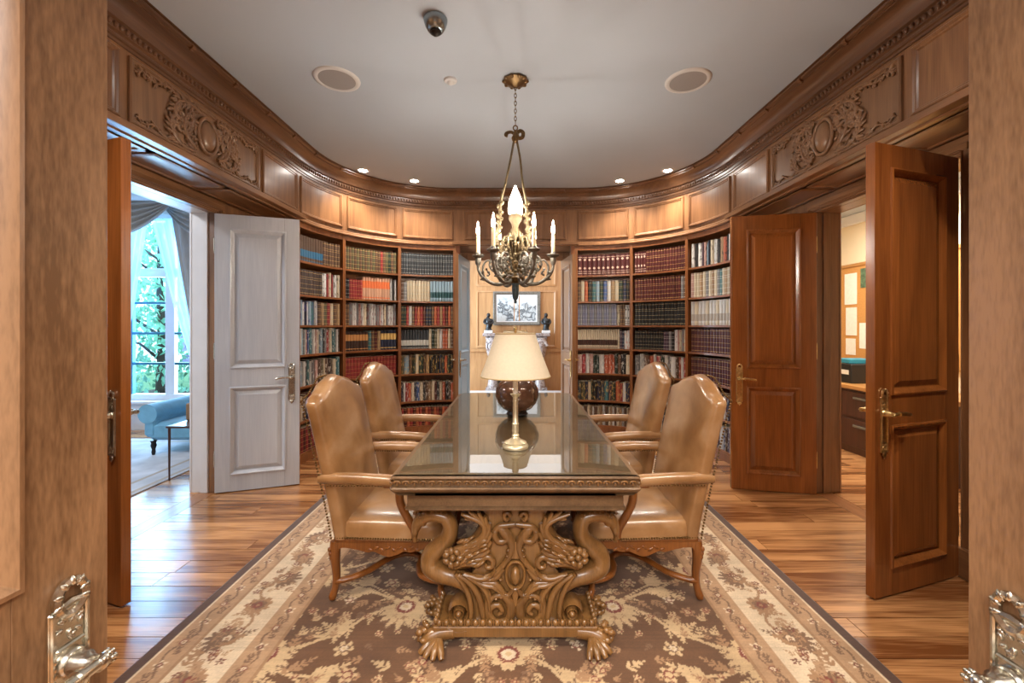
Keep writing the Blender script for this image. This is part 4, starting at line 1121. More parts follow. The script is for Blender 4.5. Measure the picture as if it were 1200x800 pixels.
    sh = MB(); x, zz = c2(525, 425)
    sh.ell((x, .045, zz), (19/k, .03, 34/k), 12, 7)
    for r_, w_ in ((1.0, 7), ):
        sh.tube([(x+36/k*math.cos(a), .05, zz+52/k*math.sin(a)) for a in [2*PI*i/24 for i in range(24)]], [(w_/k, .014)]*24, 7, up=UP, closed=True)
    sh.tube([(x, .05, zz+64/k), (x, .05, c2(525, 300)[1])], [(24/k, .008), (6/k, .01)], 8, up=UP); sh.tube([(x, .05, zz-58/k), (x, .05, c2(525, 540)[1])], [(20/k, .008), (5/k, .01)], 8, up=UP)
    obj('cabochon', sh, TC, parent=p, smooth=True, ang=70)
    return p
pedestal(-hy+.075, 0); pedestal(hy-.02, PI)
mb = MB(); mb.box(-.05, .05, -hy+.2, hy-.2, .13, .20, .008); obj('stretcher', mb, M['table_wood'], parent=table)

# ------------------------------------------------------------------ leather armchairs
def leather():
    m, t, b = nt('tan leather')
    tc = N(t, 'ShaderNodeTexCoord'); nz = N(t, 'ShaderNodeTexNoise', i_Scale=5.0, i_Detail=5.0, i_Distortion=.4); t.links.new(tc.outputs['Object'], nz.inputs['Vector'])
    t.links.new(ramp(t, nz.outputs['Fac'], [(.3, srgb(136,94,54)), (.55, srgb(168,124,80)), (.75, srgb(186,148,110))]), b.inputs['Base Color'])
    n2 = N(t, 'ShaderNodeTexNoise', i_Scale=140.0, i_Detail=2.0); t.links.new(tc.outputs['Object'], n2.inputs['Vector'])
    bp = N(t, 'ShaderNodeBump', i_Strength=.08, i_Distance=.002); t.links.new(n2.outputs['Fac'], bp.inputs['Height']); t.links.new(bp.outputs[0], b.inputs['Normal'])
    b.inputs['Roughness'].default_value = .3; b.inputs['Coat Weight'].default_value = .55; b.inputs['Coat Roughness'].default_value = .2; return m
M['leather'] = leather(); M['nail'] = plain('brass nail heads', srgb(120, 92, 54), .35, .9)
def make_chair():
    e = empty('armchair')
    CW, LE = M['chair_wood'], M['leather']
    nails = MB()
    def nail(p, r=.0062): nails.ell(p, (r, r, r), 6, 4)
    # back
    zb = .315
    def ztop(u):
        a = abs(u); 
        t_ = min(1, max(0, (a-.12)/.74)); return 1.05 + .082*(1-t_*t_*(3-2*t_)) + (.0 if a < .86 else -.02*(a-.86)/.14)
    mb = MB(); nr = 48; vs_ = []
    lv = [(0,.86,0),(.0,.97,.004)] + [(i/16, 1.0, 0) for i in range(1, 17)] + [(1.0, math.cos(f_), .036*math.sin(f_)) for f_ in (.35,.7,1.05,1.35,1.5)]
    for (v, sc_, dz) in lv:
        for k in range(nr):
            a = 2*PI*k/nr; ca, sa = math.cos(a), math.sin(a)
            u = math.copysign(abs(sa)**.42, sa); w = math.copysign(abs(ca)**.5, ca)       # w: +1 front
            ins = .036*(1-sc_) if v == 1.0 else 0
            y = u*(.292 + .022*v - ins); zz = zb + (ztop(u)-.036-zb)*v + dz
            xb = -.305 - .15*((max(zz, zb)-zb)/.75)**1.15; puff = .02*(1-u*u)*math.sin(PI*min(1, max(0, v)))
            vs_.append((xb + .05 + w*.05*sc_ + (puff*max(0, w)), y, zz))
    fs_ = []; rows_ = len(lv)-1
    for i in range(rows_):
        for k in range(nr):
            k2 = (k+1) % nr; fs_.append((i*nr+k, i*nr+k2, (i+1)*nr+k2, (i+1)*nr+k))
    fs_.append(tuple(range(nr)))
    top = rows_*nr; half = nr//2
    for k in range(-nr//4, nr//4):
        q = []
        for x in (top+k % nr, top+(k+1) % nr, top+(half-k-1) % nr, top+(half-k) % nr):
            if x not in q: q.append(x)
        if len(q) >= 3: fs_.append(tuple(q))
    mb.add(vs_, fs_); back = obj('backrest', mb, LE, parent=e, smooth=True, ang=60)
    # nails up the back's rear side edges and over the crest
    for sy in (-1, 1):
        for i in range(46):
            v = i/45; zz = lerp(zb+.01, 1.03, v); nail((-.305-.15*((zz-zb)/.75)**1.15+.008, sy*(.294+.022*v), zz))
    for i in range(41):
        u = lerp(-.97, .97, i/40); zz = ztop(u)-.012; nail((-.305-.15*((zz-zb)/.75)**1.15-.002, u*.312, zz))
    # seat
    mb = MB(); n1, n2 = 14, 14; vs_ = []
    def seat_hw(x): return lerp(.285, .315, (x+.30)/.60)
    for layer in range(5):
        pass
    prof = [(0.0, .315), (0.0, .37), (.012, .398), (.035, .412), (.10, .424), (.2, .432)]
    def ring(inset, zz):
        out = []
        for k in range(48):
            a = 2*PI*k/48; ca, sa = math.cos(a), math.sin(a)
            u = math.copysign(abs(ca)**.3, ca); w = math.copysign(abs(sa)**.3, sa)
            x = .0 + u*(.30-inset); out.append((x, w*(seat_hw(x)-inset), zz))
        return out
    for (ins, zz) in prof: vs_ += ring(ins, zz)
    fs_ = []
    for i in range(len(prof)-1):
        for k in range(48): k2 = (k+1) % 48; fs_.append((i*48+k, i*48+k2, (i+1)*48+k2, (i+1)*48+k))
    fs_.append(tuple((len(prof)-1)*48+k for k in range(48))); fs_.append(tuple(range(48)))
    mb.add(vs_, fs_); obj('seat', mb, LE, parent=e, smooth=True, ang=60)
    for sy in (-1, 1):
        for i in range(44): x = lerp(-.28, .285, i/43); nail((x, sy*(seat_hw(x)+.0005), .324))
    for i in range(44): nail((.3005, lerp(-.29, .29, i/43), .324))
    # rail with scalloped aprons
    mb = MB(); mb.box(-.29, .285, -.283, .283, .285, .318, .004)
    def scallop(L):
        pts = [(0, .30)]; 
        prof_ = [(0,.215),(.03,.262),(.08,.272),(.2,.262),(.3,.248),(.36,.252),(.42,.238),(.5,.225)]
        P = prof_ + [(1-a, b) for a, b in reversed(prof_[:-1])]
        q = cr([(a, b) for a, b in P], 4); return [(a*L-L/2, b) for a, b in q]
    for sy in (-1, 1):
        low = scallop(.55); poly = [(x-.004, zz) for x, zz in low] + [(.271, .30), (-.279, .30)]
        mb.prism(poly, sy*.262, sy*.286, 'y')
    low = scallop(.56); poly = [(x, zz) for x, zz in low] + [(.28, .30), (-.28, .30)]; mb.prism(poly, .262, .286, 'x')
    obj('seat_rail', mb, CW, parent=e)
    mb = MB()
    for sy in (-1, 1):
        for i in range(9): mb.ell((-.10+.2*i/8*1.2, sy*.287, .262+.01*(i % 2)), (.016,.004,.008), 6, 4, Matrix.Rotation(.5*(-1)**i, 3, 'Y'))
    for i in range(9): mb.ell((.287, -.11+.0275*i, .255+.01*(i % 2)), (.004,.016,.008), 6, 4)
    obj('apron_carving', mb, CW, parent=e, smooth=True, ang=80, kind='stuff')
    # legs
    for sx in (-1, 1):
        for sy in (-1, 1):
            mb = MB(); x0, y0 = (-.285 if sx < 0 else .262), sy*.268; ox, oy = sx*.7, sy*.7
            if sx > 0: pts = [(0,.30,.026),(.012,.25,.031),(.016,.21,.027),(.008,.15,.02),(-.006,.09,.0165),(-.006,.05,.016),(.006,.024,.019),(.012,.006,.016)]
            else: pts = [(0,.30,.026),(.003,.25,.027),(.002,.20,.024),(-.004,.14,.021),(-.004,.09,.019),(.004,.05,.018),(.014,.022,.02),(.018,.006,.016)]
            q = cr(pts, 4); mb.tube([(x0+ox*a[0], y0+oy*a[0], a[1]) for a in q], [a[2] for a in q], 10)
            mb.ell((x0+ox*.02, y0+oy*.02, .024), (.016,.016,.013), 8, 5)
            for i in range(3): mb.ell((x0+ox*(.03-.004*i), y0+oy*(.03-.004*i), .265-.022*i), (.012,.012,.014), 6, 4)
            obj('leg', mb, CW, parent=e, smooth=True, ang=60)
    # serpentine stretchers meeting in the middle
    for sy in (-1, 1):
        mb = MB(); q = cr([(-.285,.268,.092),(-.235,.255,.094),(-.15,.20,.10),(-.07,.085,.105),(.0,.03,.105),(.07,.03,.105),(.115,.075,.103),(.12,.15,.10),(.15,.225,.097),(.21,.262,.094),(.262,.268,.092)], 5)
        mb.tube([(a[0], sy*a[1], a[2]) for a in q], [(.019, .015)]*len(q), 9, up=(0,0,1)); obj('stretcher', mb, CW, parent=e, smooth=True, ang=60)
    mb = MB(); mb.lathe([(.03,.09),(.036,.1),(.03,.115),(.018,.122),(.026,.135),(.03,.15),(.02,.165),(.008,.172)], 12, (.03, 0, 0)); 
    for i in range(6): a = 2*PI*i/6; mb.ell((.03+.03*math.cos(a), .03*math.sin(a), .145), (.012,.012,.016), 6, 4)
    obj('stretcher_finial', mb, CW, parent=e, smooth=True, ang=70)
    # arms
    for sy in (-1, 1):
        mb = MB(); q = cr([(-.36,.285,.628,.026),(-.25,.292,.630,.030),(-.12,.300,.628,.032),(.0,.304,.622,.032),(.048,.304,.618,.029)], 5)
        mb.tube([(a[0], sy*a[1], a[2]) for a in q], [(a[3]*1.06, a[3]) for a in q], 12, up=(0,0,1))
        arm = obj('armrest', mb, LE, parent=e, smooth=True, ang=60)
        for i in range(24):
            x = lerp(-.3, .045, i/23)
            for s2 in (-1, 1): nail((x, sy*(.300+s2*.027), .606), .005)
        mb = MB(); q = cr([(.03,.304,.612,.022),(.062,.304,.615,.031),(.085,.304,.604,.026),(.088,.304,.588,.018)], 4)
        mb.tube([(a[0], sy*a[1], a[2]) for a in q], [a[3] for a in q], 10)
        for i in range(4): mb.ell((.07+.006*i, sy*(.285+.012*i), .628-.004*i), (.018,.005,.006), 6, 4)
        q = cr([(.065,.304,.60,.02),(.055,.304,.56,.021),(.062,.302,.50,.021),(.095,.298,.43,.020),(.125,.292,.37,.021),(.13,.286,.31,.022)], 5)
        mb.tube([(a[0], sy*a[1], a[2]) for a in q], [a[3] for a in q], 10)
        mb.tube([(-.02, sy*.304, .598), (.06, sy*.304, .596)], [(.022,.012)]*2, 8, up=(0,0,1))
        obj('arm_support', mb, CW, parent=arm, smooth=True, ang=60)
    obj('nail_trim', nails, M['nail'], parent=e, smooth=True, kind='stuff', ang=80)
    return e
ch = make_chair()
CH = [(-.645, 2.475, 0.0, 'tan leather armchair facing the office, beside the table lamp'),
      (-.685, 3.34, 0.0, 'tan leather armchair facing the office, the one nearer the bookcases'),
      (.655, 2.48, PI, 'tan leather armchair facing the white door, beside the table lamp'),
      (.685, 3.34, PI, 'tan leather armchair facing the white door, the one nearer the bookcases')]
for i, (x, y, r, lab) in enumerate(CH):
    c_ = ch if i == 0 else copy_tree(ch)
    c_.location = (x, y, RUGZ); c_.rotation_euler = (0, 0, r); tag(c_, lab, 'armchair', 'leather armchairs around the table')

# ------------------------------------------------------------------ lamps and pot on the table
ZG = ZT + .0086
def make_lamp(x, y, lab):
    e = empty('table_lamp', (x, y, ZG), label=lab, cat='lamp', group='candlestick lamps on the table')
    mb = MB(); mb.lathe([(.066,0),(.068,.006),(.066,.014),(.06,.018),(.056,.022),(.058,.027),(.045,.034),(.03,.042),(.02,.05),(.016,.056),(.02,.062),(.015,.07)], 28); obj('base', mb, M['lamp_brass'], parent=e, smooth=True, ang=50)
    mb = MB(); mb.lathe([(.013,.068),(.016,.076),(.0175,.085),(.0165,.115),(.0185,.122),(.014,.128),(.0135,.23),(.0155,.236),(.0135,.242),(.0135,.256),(.018,.262),(.026,.27),(.027,.274),(.016,.277)], 20)
    obj('column', mb, M['lamp_brass'], parent=e, smooth=True, ang=50)
    mb = MB(); mb.lathe([(.0135,.276),(.0135,.43),(.011,.436)], 16); obj('candle_sleeve', mb, M['candle_lamp'], parent=e, smooth=True, ang=50)
    mb = MB(); r0, r1, z0, z1 = .178, .102, .362, .586
    nseg = 48; mb.lathe([(r0,z0),(r0*1.004,z0+.006),(lerp(r0,r1,.5)*.985,(z0+z1)/2),(r1*1.01,z1-.006),(r1,z1),(r1-.004,z1),(r0-.004,z0),(r0,z0)], nseg, caps=False)
    obj('lamp_shade', mb, M['shade'], parent=e, smooth=True, ang=50)
    for r_, z_ in ((r0, z0+.003), (r1, z1-.003)):
        mb = MB(); mb.tube([(r_*math.cos(a), r_*math.sin(a), z_) for a in [2*PI*i/nseg for i in range(nseg)]], .0035, 6, closed=True)
        obj('shade_trim', mb, M['shade_trim'], parent=e, smooth=True, ang=80)
    mb = MB(); mb.tube([(0,0,.43),(0,0,.59)], .003, 6)
    for k in range(3): a = 2*PI*k/3; mb.tube([(0,0,.572),((r1-.003)*math.cos(a),(r1-.003)*math.sin(a),.58)], .002, 6)
    mb.lathe([(.004,.585),(.009,.592),(.006,.598),(.011,.606),(.008,.616),(.002,.622)], 10); obj('finial', mb, M['brass'], parent=e, smooth=True, ang=60)
    return e
M['lamp_brass'] = plain('pale lamp brass', srgb(228, 214, 180), .32, .7, noise=.12, scale=40); M['candle_lamp'] = plain('lamp candle sleeve', srgb(246, 242, 232), .45)
M['shade'] = plain('parchment shade', srgb(242, 228, 200), .8, noise=.04, scale=90); M['shade_trim'] = plain('shade trim', srgb(196, 170, 122), .7)
M['shade'].node_tree.nodes['Principled BSDF'].inputs['Transmission Weight'].default_value = 0
make_lamp(.0, 2.19, 'brass candlestick lamp with cream shade standing before the brown pot')
make_lamp(.0, 3.70, 'brass candlestick lamp with cream shade, mostly hidden behind the brown pot')
e = empty('round_pot', (.012, 3.0, ZG), label='round glossy brown pot on a dark foot on the glass table', cat='pot')
mb = MB(); mb.lathe([(.07,.0),(.078,.008),(.07,.016),(.066,.026)], 28); obj('foot', mb, M['dark_metal'], parent=e, smooth=True)
M['pot'] = plain('burnished brown glaze', srgb(112, 80, 62), .12, .35, noise=.6, scale=9, coat=.6)
mb = MB(); mb.lathe([(.06,.024),(.10,.045),(.135,.085),(.153,.135),(.148,.185),(.122,.228),(.085,.252),(.06,.262),(.055,.268)], 36, caps=False); mb.lathe([(.03,.025),(.06,.026)], 36)
obj('body', mb, M['pot'], parent=e, smooth=True, ang=60)
mb = MB(); mb.lathe([(.055,.262),(.062,.266),(.064,.274),(.056,.279),(.05,.274),(.05,.25)], 36, caps=False); obj('rim', mb, M['pot'], parent=e, smooth=True, ang=60)

# ------------------------------------------------------------------ chandelier
CX, CY = .0, 3.12
ch_e = empty('chandelier', (CX, CY, 0), label='ornate silvered six-candle chandelier with flame globe over the table', cat='chandelier'); ch_e.location = (CX, CY, H)
def zc_(z): return z - H
mb = MB(); mb.lathe([(.085,H-.006-H),(.09,-.014),(.07,-.022),(.05,-.034),(.028,-.044),(.012,-.056)][::-1], 24)
for k in range(10): a = 2*PI*k/10; mb.ell((.078*math.cos(a), .078*math.sin(a), -.014), (.022,.016,.011), 7, 5, Matrix.Rotation(a, 3, 'Z'))
obj('canopy', mb, M['antique'], parent=ch_e, smooth=True, ang=60)
zz = 3.16; k = 0; link = None
while zz > 2.885:
    if link is None:
        mb = MB(); mb.tube([(.008*math.cos(a), 0, .0175*math.sin(a)) for a in [2*PI*i/14 for i in range(14)]], .0027, 6, closed=True)
        link = obj('chain_link', mb, M['antique'], parent=ch_e, smooth=True, ang=80); l_ = link
    else: l_ = link.copy(); COL.objects.link(l_)
    l_.location = (0, 0, zc_(zz)); l_.rotation_euler = (0, 0, PI/2*(k % 2)); zz -= .028; k += 1
mb = MB(); mb.tube([(.016*math.cos(a), 0, zc_(2.868)+.018*math.sin(a)) for a in [2*PI*i/16 for i in range(16)]], .0045, 7, closed=True)
obj('hanging_ring', mb, M['antique'], parent=ch_e, smooth=True, ang=80)
mb = MB()                                                        # ribbon bow
def rib(pts, w): 
    q = cr(pts, 7); mb.tube([(a[0], a[1], zc_(a[2])) for a in q], [(w, .004)]*len(q), 6, up=(0,1,0.05))
rib([(0,0,2.815),(.03,.01,2.85),(.055,.0,2.835),(.05,-.01,2.795),(.015,0,2.795),(0,0,2.815)], .014); rib([(0,0,2.82),(-.03,.01,2.842),(-.062,.0,2.832),(-.07,-.01,2.812),(-.055,-.01,2.806)], .012)
rib([(0,0,2.83),(.012,-.015,2.80),(-.012,-.015,2.79),(.0,0,2.765)], .016); mb.lathe([(.012,2.76),(.022,2.775),(.024,2.80),(.018,2.825),(.012,2.84),(.01,2.85)], 12, (0,0,-H))
obj('ribbon_bow', mb, M['antique'], parent=ch_e, smooth=True, ang=70)
for sg, xb in ((-1, -.115), (1, .085)):
    mb = MB(); q = cr([(sg*.012,0,2.77,.008),(sg*.035,0,2.64,.008),(lerp(0,xb,.62),0,2.47,.008),(xb*.95,0,2.32,.010),(xb,0,2.18,.012),(xb*1.15,.0,2.06,.012),(xb*.8,0,1.95,.010)], 6)
    mb.tube([(a[0], a[1], zc_(a[2])) for a in q], [a[3] for a in q], 8)
    for i in range(14):
        t_ = i/13; a = q[int(lerp(len(q)*.5, len(q)-2, t_))]; mb.ell((a[0]+.01*(-1)**i, a[1], zc_(a[2])), (.016,.012,.02), 6, 4, Matrix.Rotation(.6*(-1)**i, 3, 'Y'))
    obj('ribbon_strap', mb, M['chand_gold'], parent=ch_e, smooth=True, ang=70)
mb = MB(); mb.lathe([(.004,1.585),(.012,1.595),(.008,1.607),(.018,1.62),(.022,1.64),(.026,1.69),(.024,1.715),(.034,1.735)], 14, (0,0,-H)); obj('drop_finial', mb, M['chand_blue'], parent=ch_e, smooth=True, ang=60)
mb = MB(); mb.lathe([(.03,1.73),(.06,1.75),(.07,1.77),(.045,1.79),(.03,1.82),(.036,1.86),(.028,1.90),(.022,1.95),(.03,2.0),(.024,2.04)], 16, (0,0,-H)); obj('stem', mb, M['antique'], parent=ch_e, smooth=True, ang=60)
mb = MB(); mb.lathe([(.024,2.035),(.04,2.05),(.042,2.10),(.034,2.12),(.022,2.14),(.03,2.17),(.044,2.19),(.05,2.21),(.044,2.235)], 16, (0,0,-H))
for k in range(8): a = 2*PI*k/8; mb.ell((.046*math.cos(a), .046*math.sin(a), zc_(2.075)), (.012,.012,.03), 6, 4)
obj('globe_cup', mb, M['chand_gold'], parent=ch_e, smooth=True, ang=60)
mb = MB(); nn_ = 24; vs_ = []; prof = [(.036,2.22),(.05,2.25),(.054,2.29),(.046,2.33),(.032,2.37),(.018,2.41),(.006,2.445)]
for j, (r_, z_) in enumerate(prof):
    for k in range(nn_):
        a = 2*PI*k/nn_ + .25*j; rr_ = r_*(1+.1*math.cos(6*(a-.25*j))); vs_.append((rr_*math.cos(a), rr_*math.sin(a), zc_(z_)))
mb.add(vs_, [(j*nn_+k, j*nn_+(k+1) % nn_, (j+1)*nn_+(k+1) % nn_, (j+1)*nn_+k) for j in range(len(prof)-1) for k in range(nn_)] + [tuple((len(prof)-1)*nn_+k for k in range(nn_)), tuple(range(nn_))])
obj('flame_globe', mb, M['globe'], parent=ch_e, smooth=True, ang=80)
def carm():
    a = empty('arm_anchor')
    return a
arm0 = None
for k in range(6):
    ang = math.radians(-3 + 60*k)
    if arm0 is None:
        mb = MB()
        q = cr([(.03,0,1.80,.012),(.08,0,1.735,.013),(.16,0,1.73,.013),(.235,0,1.775,.012),(.27,0,1.83,.011),(.275,0,1.875,.010)], 6); mb.tube([(p[0],p[1],zc_(p[2])) for p in q], [p[3] for p in q], 8)
        q = cr([(.05,0,1.83,.009),(.10,0,1.93,.009),(.16,0,1.93,.009),(.19,0,1.87,.008),(.16,0,1.82,.007),(.13,0,1.85,.006),(.145,0,1.875,.005)], 6); mb.tube([(p[0],p[1],zc_(p[2])) for p in q], [p[3] for p in q], 7)
        q = cr([(.23,0,1.77,.008),(.24,0,1.85,.008),(.21,0,1.90,.007),(.17,0,1.885,.006),(.18,0,1.85,.005)], 6); mb.tube([(p[0],p[1],zc_(p[2])) for p in q], [p[3] for p in q], 7)
        rg = random.Random(2)
        for i in range(34):
            t_ = rg.random(); r_ = lerp(.05,.26,t_); zq = 1.73+.05*math.sin(t_*3)+.17*rg.random()*(1-t_*.6)
            mb.ell((r_, (rg.random()-.5)*.03, zc_(zq)), (.015,.007,.009), 6, 4, Euler((rg.random()*3, rg.random()*3, rg.random()*3)).to_matrix())
        arm0 = obj('arm', mb, M['chand'], parent=ch_e, smooth=True, ang=70)
        mb = MB(); mb.lathe([(.012,1.865),(.02,1.88),(.022,1.91),(.018,1.918),(.042,1.93),(.046,1.938),(.04,1.942),(.016,1.94),(.018,1.955),(.014,1.96)], 18, (.275,0,-H)); obj('drip_pan', mb, M['chand'], parent=arm0, smooth=True, ang=60)
        mb = MB(); mb.lathe([(.0135,1.955),(.0135,2.085),(.010,2.092)], 14, (.275,0,-H)); obj('candle', mb, M['candle'], parent=arm0, smooth=True, ang=60)
        mb = MB(); mb.lathe([(.006,2.09),(.011,2.103),(.013,2.12),(.010,2.14),(.005,2.165),(.0015,2.188)], 12, (.275,0,-H)); obj('flame_bulb', mb, M['flame'], parent=arm0, smooth=True, ang=80)
        ak = arm0
    else: ak = copy_tree(arm0, ch_e)
    ak.rotation_euler = (0, 0, ang)
mb = MB(); rg = random.Random(6)
for k in range(12):                                              # foliate scrolls round the stem
    a = 2*PI*k/12; q = cr([(.03,0,1.9,.008),(.06,0,2.0+.05*(k % 2),.009),(.085,0,2.06,.008),(.10,0,2.0,.007),(.08,0,1.96,.006),(.07,0,1.99,.004)], 5); c, s_ = math.cos(a), math.sin(a)
    mb.tube([(p[0]*c, p[0]*s_, zc_(p[2])) for p in q], [p[3] for p in q], 6)
    for i in range(7): mb.ell(((.05+.05*rg.random())*c, (.05+.05*rg.random())*s_, zc_(1.78+.28*rg.random())), (.014,.01,.012), 6, 4)
obj('foliate_scrolls', mb, M['chand_gold'], parent=ch_e, smooth=True, ang=70, kind='stuff')

# ------------------------------------------------------------------ ceiling fittings
def spot(loc, power):
    d = bpy.data.lights.new('downlight_lamp', 'SPOT'); d.energy = power; d.spot_size = math.radians(120); d.spot_blend = .8; d.color = (1.0, .90, .76); d.shadow_soft_size = .05
    o = bpy.data.objects.new('downlight_lamp', d); COL.objects.link(o); o.location = loc; return o
dl = None
for (x, y, lab) in ((-1.25, 5.28, 'small recessed ceiling downlight above the bookcase by the blue leaf'), (-1.76, 4.93, 'small recessed ceiling downlight above the middle bookcase bay, white door side'),
                    (1.29, 5.28, 'small recessed ceiling downlight above the bookcase by the brown leaf'), (1.76, 4.93, 'small recessed ceiling downlight above the middle bookcase bay, office side'),
                    (-1.25, .95, 'recessed ceiling downlight near the entrance wall'), (1.25, .95, 'recessed ceiling downlight near the entrance wall'), (-1.76, 1.3, 'recessed ceiling downlight near the entrance wall'), (1.76, 1.3, 'recessed ceiling downlight near the entrance wall')):
    if dl is None:
        dl = empty('recessed_light'); mb = MB(); mb.lathe([(.045,-.001),(.05,-.008),(.062,-.009),(.072,-.004),(.074,0)], 28, caps=False); obj('trim_ring', mb, M['white_plastic'], parent=dl, smooth=True, ang=60)
        mb = MB(); mb.lathe([(.045,-.004),(.03,-.009),(.001,-.010)], 24, caps=False); obj('lens', mb, M['lens'], parent=dl, smooth=True, ang=80); d_ = dl
    else: d_ = copy_tree(dl)
    d_.location = (x, y, H); tag(d_, lab, 'downlight', 'recessed downlights in the ceiling'); s_ = spot((x, y, H-.03), 44)
for i, (x, y, lab) in enumerate(((-1.30, 3.11, 'round white ceiling speaker between the chandelier and the white door'), (1.265, 3.13, 'round white ceiling speaker between the chandelier and the office doorway'))):
    e = empty('ceiling_speaker', (x, y, H), label=lab, cat='speaker', group='round ceiling speakers')
    mb = MB(); mb.lathe([(.128,-.008),(.140,-.012),(.158,-.008),(.162,0)], 40, caps=False); obj('rim', mb, M['white_plastic'], parent=e, smooth=True, ang=60)
    mb = MB(); mb.lathe([(.131,-.006),(.001,-.008)], 40, caps=False); obj('grille', mb, M['grille'], parent=e, smooth=True)
e = empty('ceiling_sensor', (-.468, 2.5, H), label='grey domed security sensor hanging from the ceiling', cat='sensor')
mb = MB(); mb.lathe([(.03,-.075),(.045,-.07),(.06,-.045),(.068,-.02),(.07,-.004),(.066,0)], 28); obj('housing', mb, M['steel'], parent=e, smooth=True, ang=50)
mb = MB(); mb.lathe([(.004,-.102),(.018,-.096),(.026,-.086),(.03,-.074)], 20); mb.tube([(.031*math.cos(a), .031*math.sin(a), -.08) for a in [2*PI*i/20 for i in range(20)]], .004, 6, closed=True); obj('dome_lens', mb, M['dark_metal'], parent=e, smooth=True, ang=60)
e = empty('smoke_detector', (-.475, 3.12, H), label='small white button detector on the ceiling', cat='detector')
mb = MB(); mb.lathe([(.03,-.018),(.044,-.014),(.048,-.004),(.048,0)], 24); obj('base', mb, M['white_plastic'], parent=e, smooth=True, ang=50)
mb = MB(); mb.lathe([(.006,-.036),(.018,-.032),(.024,-.02),(.026,-.017)], 18); obj('cap', mb, M['white_plastic'], parent=e, smooth=True, ang=50)
# ------------------------------------------------------------------ far room: fireplace, picture, statuettes
def marble():
    m, t, b = nt('veined grey marble'); tc = N(t, 'ShaderNodeTexCoord')
    nz = N(t, 'ShaderNodeTexNoise', i_Scale=4.5, i_Detail=6.0, i_Distortion=2.2); t.links.new(tc.outputs['Object'], nz.inputs['Vector'])
    t.links.new(ramp(t, nz.outputs['Fac'], [(.35, srgb(92,78,74)), (.5, srgb(176,164,160)), (.6, srgb(120,100,92)), (.72, srgb(206,198,194))]), b.inputs['Base Color']); b.inputs['Roughness'].default_value = .25; return m
M['marble'] = marble()
YF = 9.4
fp = empty('fireplace', (.02, YF-.2, 0), label='grey veined marble fireplace with scrolled jambs in the far room', cat='fireplace')
mb = MB(); mb.box(-.72,.72,-.12,.19,1.20,1.27,.012); mb.box(-.66,.66,-.07,.19,1.13,1.20,.01); obj('mantel_shelf', mb, M['marble'], parent=fp)
mb = MB(); mb.box(-.40,.40,-.02,.19,.92,1.13,.008); obj('frieze_block', mb, M['marble'], parent=fp)
for sg in (-1, 1):
    mb = MB(); q = cr([(sg*.52,-.02,1.12,.13),(sg*.53,-.06,1.0,.13),(sg*.52,-.05,.85,.11),(sg*.50,.0,.65,.09),(sg*.50,.02,.4,.085),(sg*.51,.0,.15,.11),(sg*.51,.0,.0,.12)], 5)
    mb.tube([a[:3] for a in q], [(a[3], a[3]*1.1) for a in q], 12, up=(0,1,0)); sp_, rr_ = spiral(sg*.53, 1.0, .12, .02, 0, sg*1.6, -.16, .035, .012); mb.tube(sp_, rr_, 8)
    mb.box(sg*.38, sg*.66, -.12, .19, 0, .1, .01)
    obj('jamb', mb, M['marble'], parent=fp, smooth=True, ang=50)
mb = MB(); mb.box(-.40,.40,.05,.19,0,.92); obj('firebox', mb, M['black'], parent=fp)
M['white_marble'] = plain('white marble', srgb(222, 220, 218), .2, noise=.06, scale=4)
mb = MB(); mb.box(-1.05,1.05,-.55,-.125,0,.05,.006); obj('hearth', mb, M['white_marble'], parent=fp)
for xs_, lab in ((-.60, 'small dark statuette on the mantel next to the pale blue leaf'), (.64, 'small dark statuette on the mantel next to the brown leaf')):
    e = empty('statuette', (xs_+.02, YF-.2, 1.27), label=lab, cat='statuette', group='statuettes on the mantel')
    mb = MB(); mb.box(-.09,.09,-.07,.07,0,.06,.008); obj('base', mb, M['white_marble'], parent=e)
    mb = MB(); q = cr([(0,0,.06,.075),(.0,0,.12,.06),(.015,0,.19,.07),(.0,0,.26,.075),(-.01,0,.32,.045),(0,0,.345,.03)], 5); mb.tube([a[:3] for a in q], [a[3] for a in q], 12)
    mb.ell((0,-.01,.385), (.04,.045,.05), 10, 7)
    for sg in (-1,1):
        q = cr([(sg*.06,0,.3,.028),(sg*.095,-.02,.24,.022),(sg*.06,-.06,.2,.018),(.0,-.075,.22,.015)], 4); mb.tube([a[:3] for a in q], [a[3] for a in q], 8)
    obj('figure', mb, M['black'], parent=e, smooth=True, ang=70)
pic = empty('framed_picture', (.03, YF-.012, 1.81), label='framed grey ink landscape hanging above the far fireplace', cat='picture')
def sketch():
    m, t, b = nt('ink wash drawing'); tc = N(t, 'ShaderNodeTexCoord'); sp = N(t, 'ShaderNodeSeparateXYZ'); t.links.new(tc.outputs['Object'], sp.inputs[0])
    nz = N(t, 'ShaderNodeTexNoise', i_Scale=7.0, i_Detail=6.0, i_Distortion=1.0); t.links.new(tc.outputs['Object'], nz.inputs['Vector'])
    hill = mth(t, 'ADD', mth(t, 'MULTIPLY', sp.outputs[2], -4.0), mth(t, 'MULTIPLY', sp.outputs[0], -.8))
    f = mth(t, 'ADD', mth(t, 'MULTIPLY', nz.outputs['Fac'], 1.3), mth(t, 'MULTIPLY', hill, .22))
    t.links.new(ramp(t, f, [(.45, srgb(224,228,228)), (.62, srgb(168,176,180)), (.72, srgb(70,74,78)), (.85, srgb(196,200,200))]), b.inputs['Base Color']); b.inputs['Roughness'].default_value = .5; return m
mb = MB(); mb.box(-.44,.44,-.012,-.004,-.29,.29); obj('drawing', mb, sketch(), parent=pic)
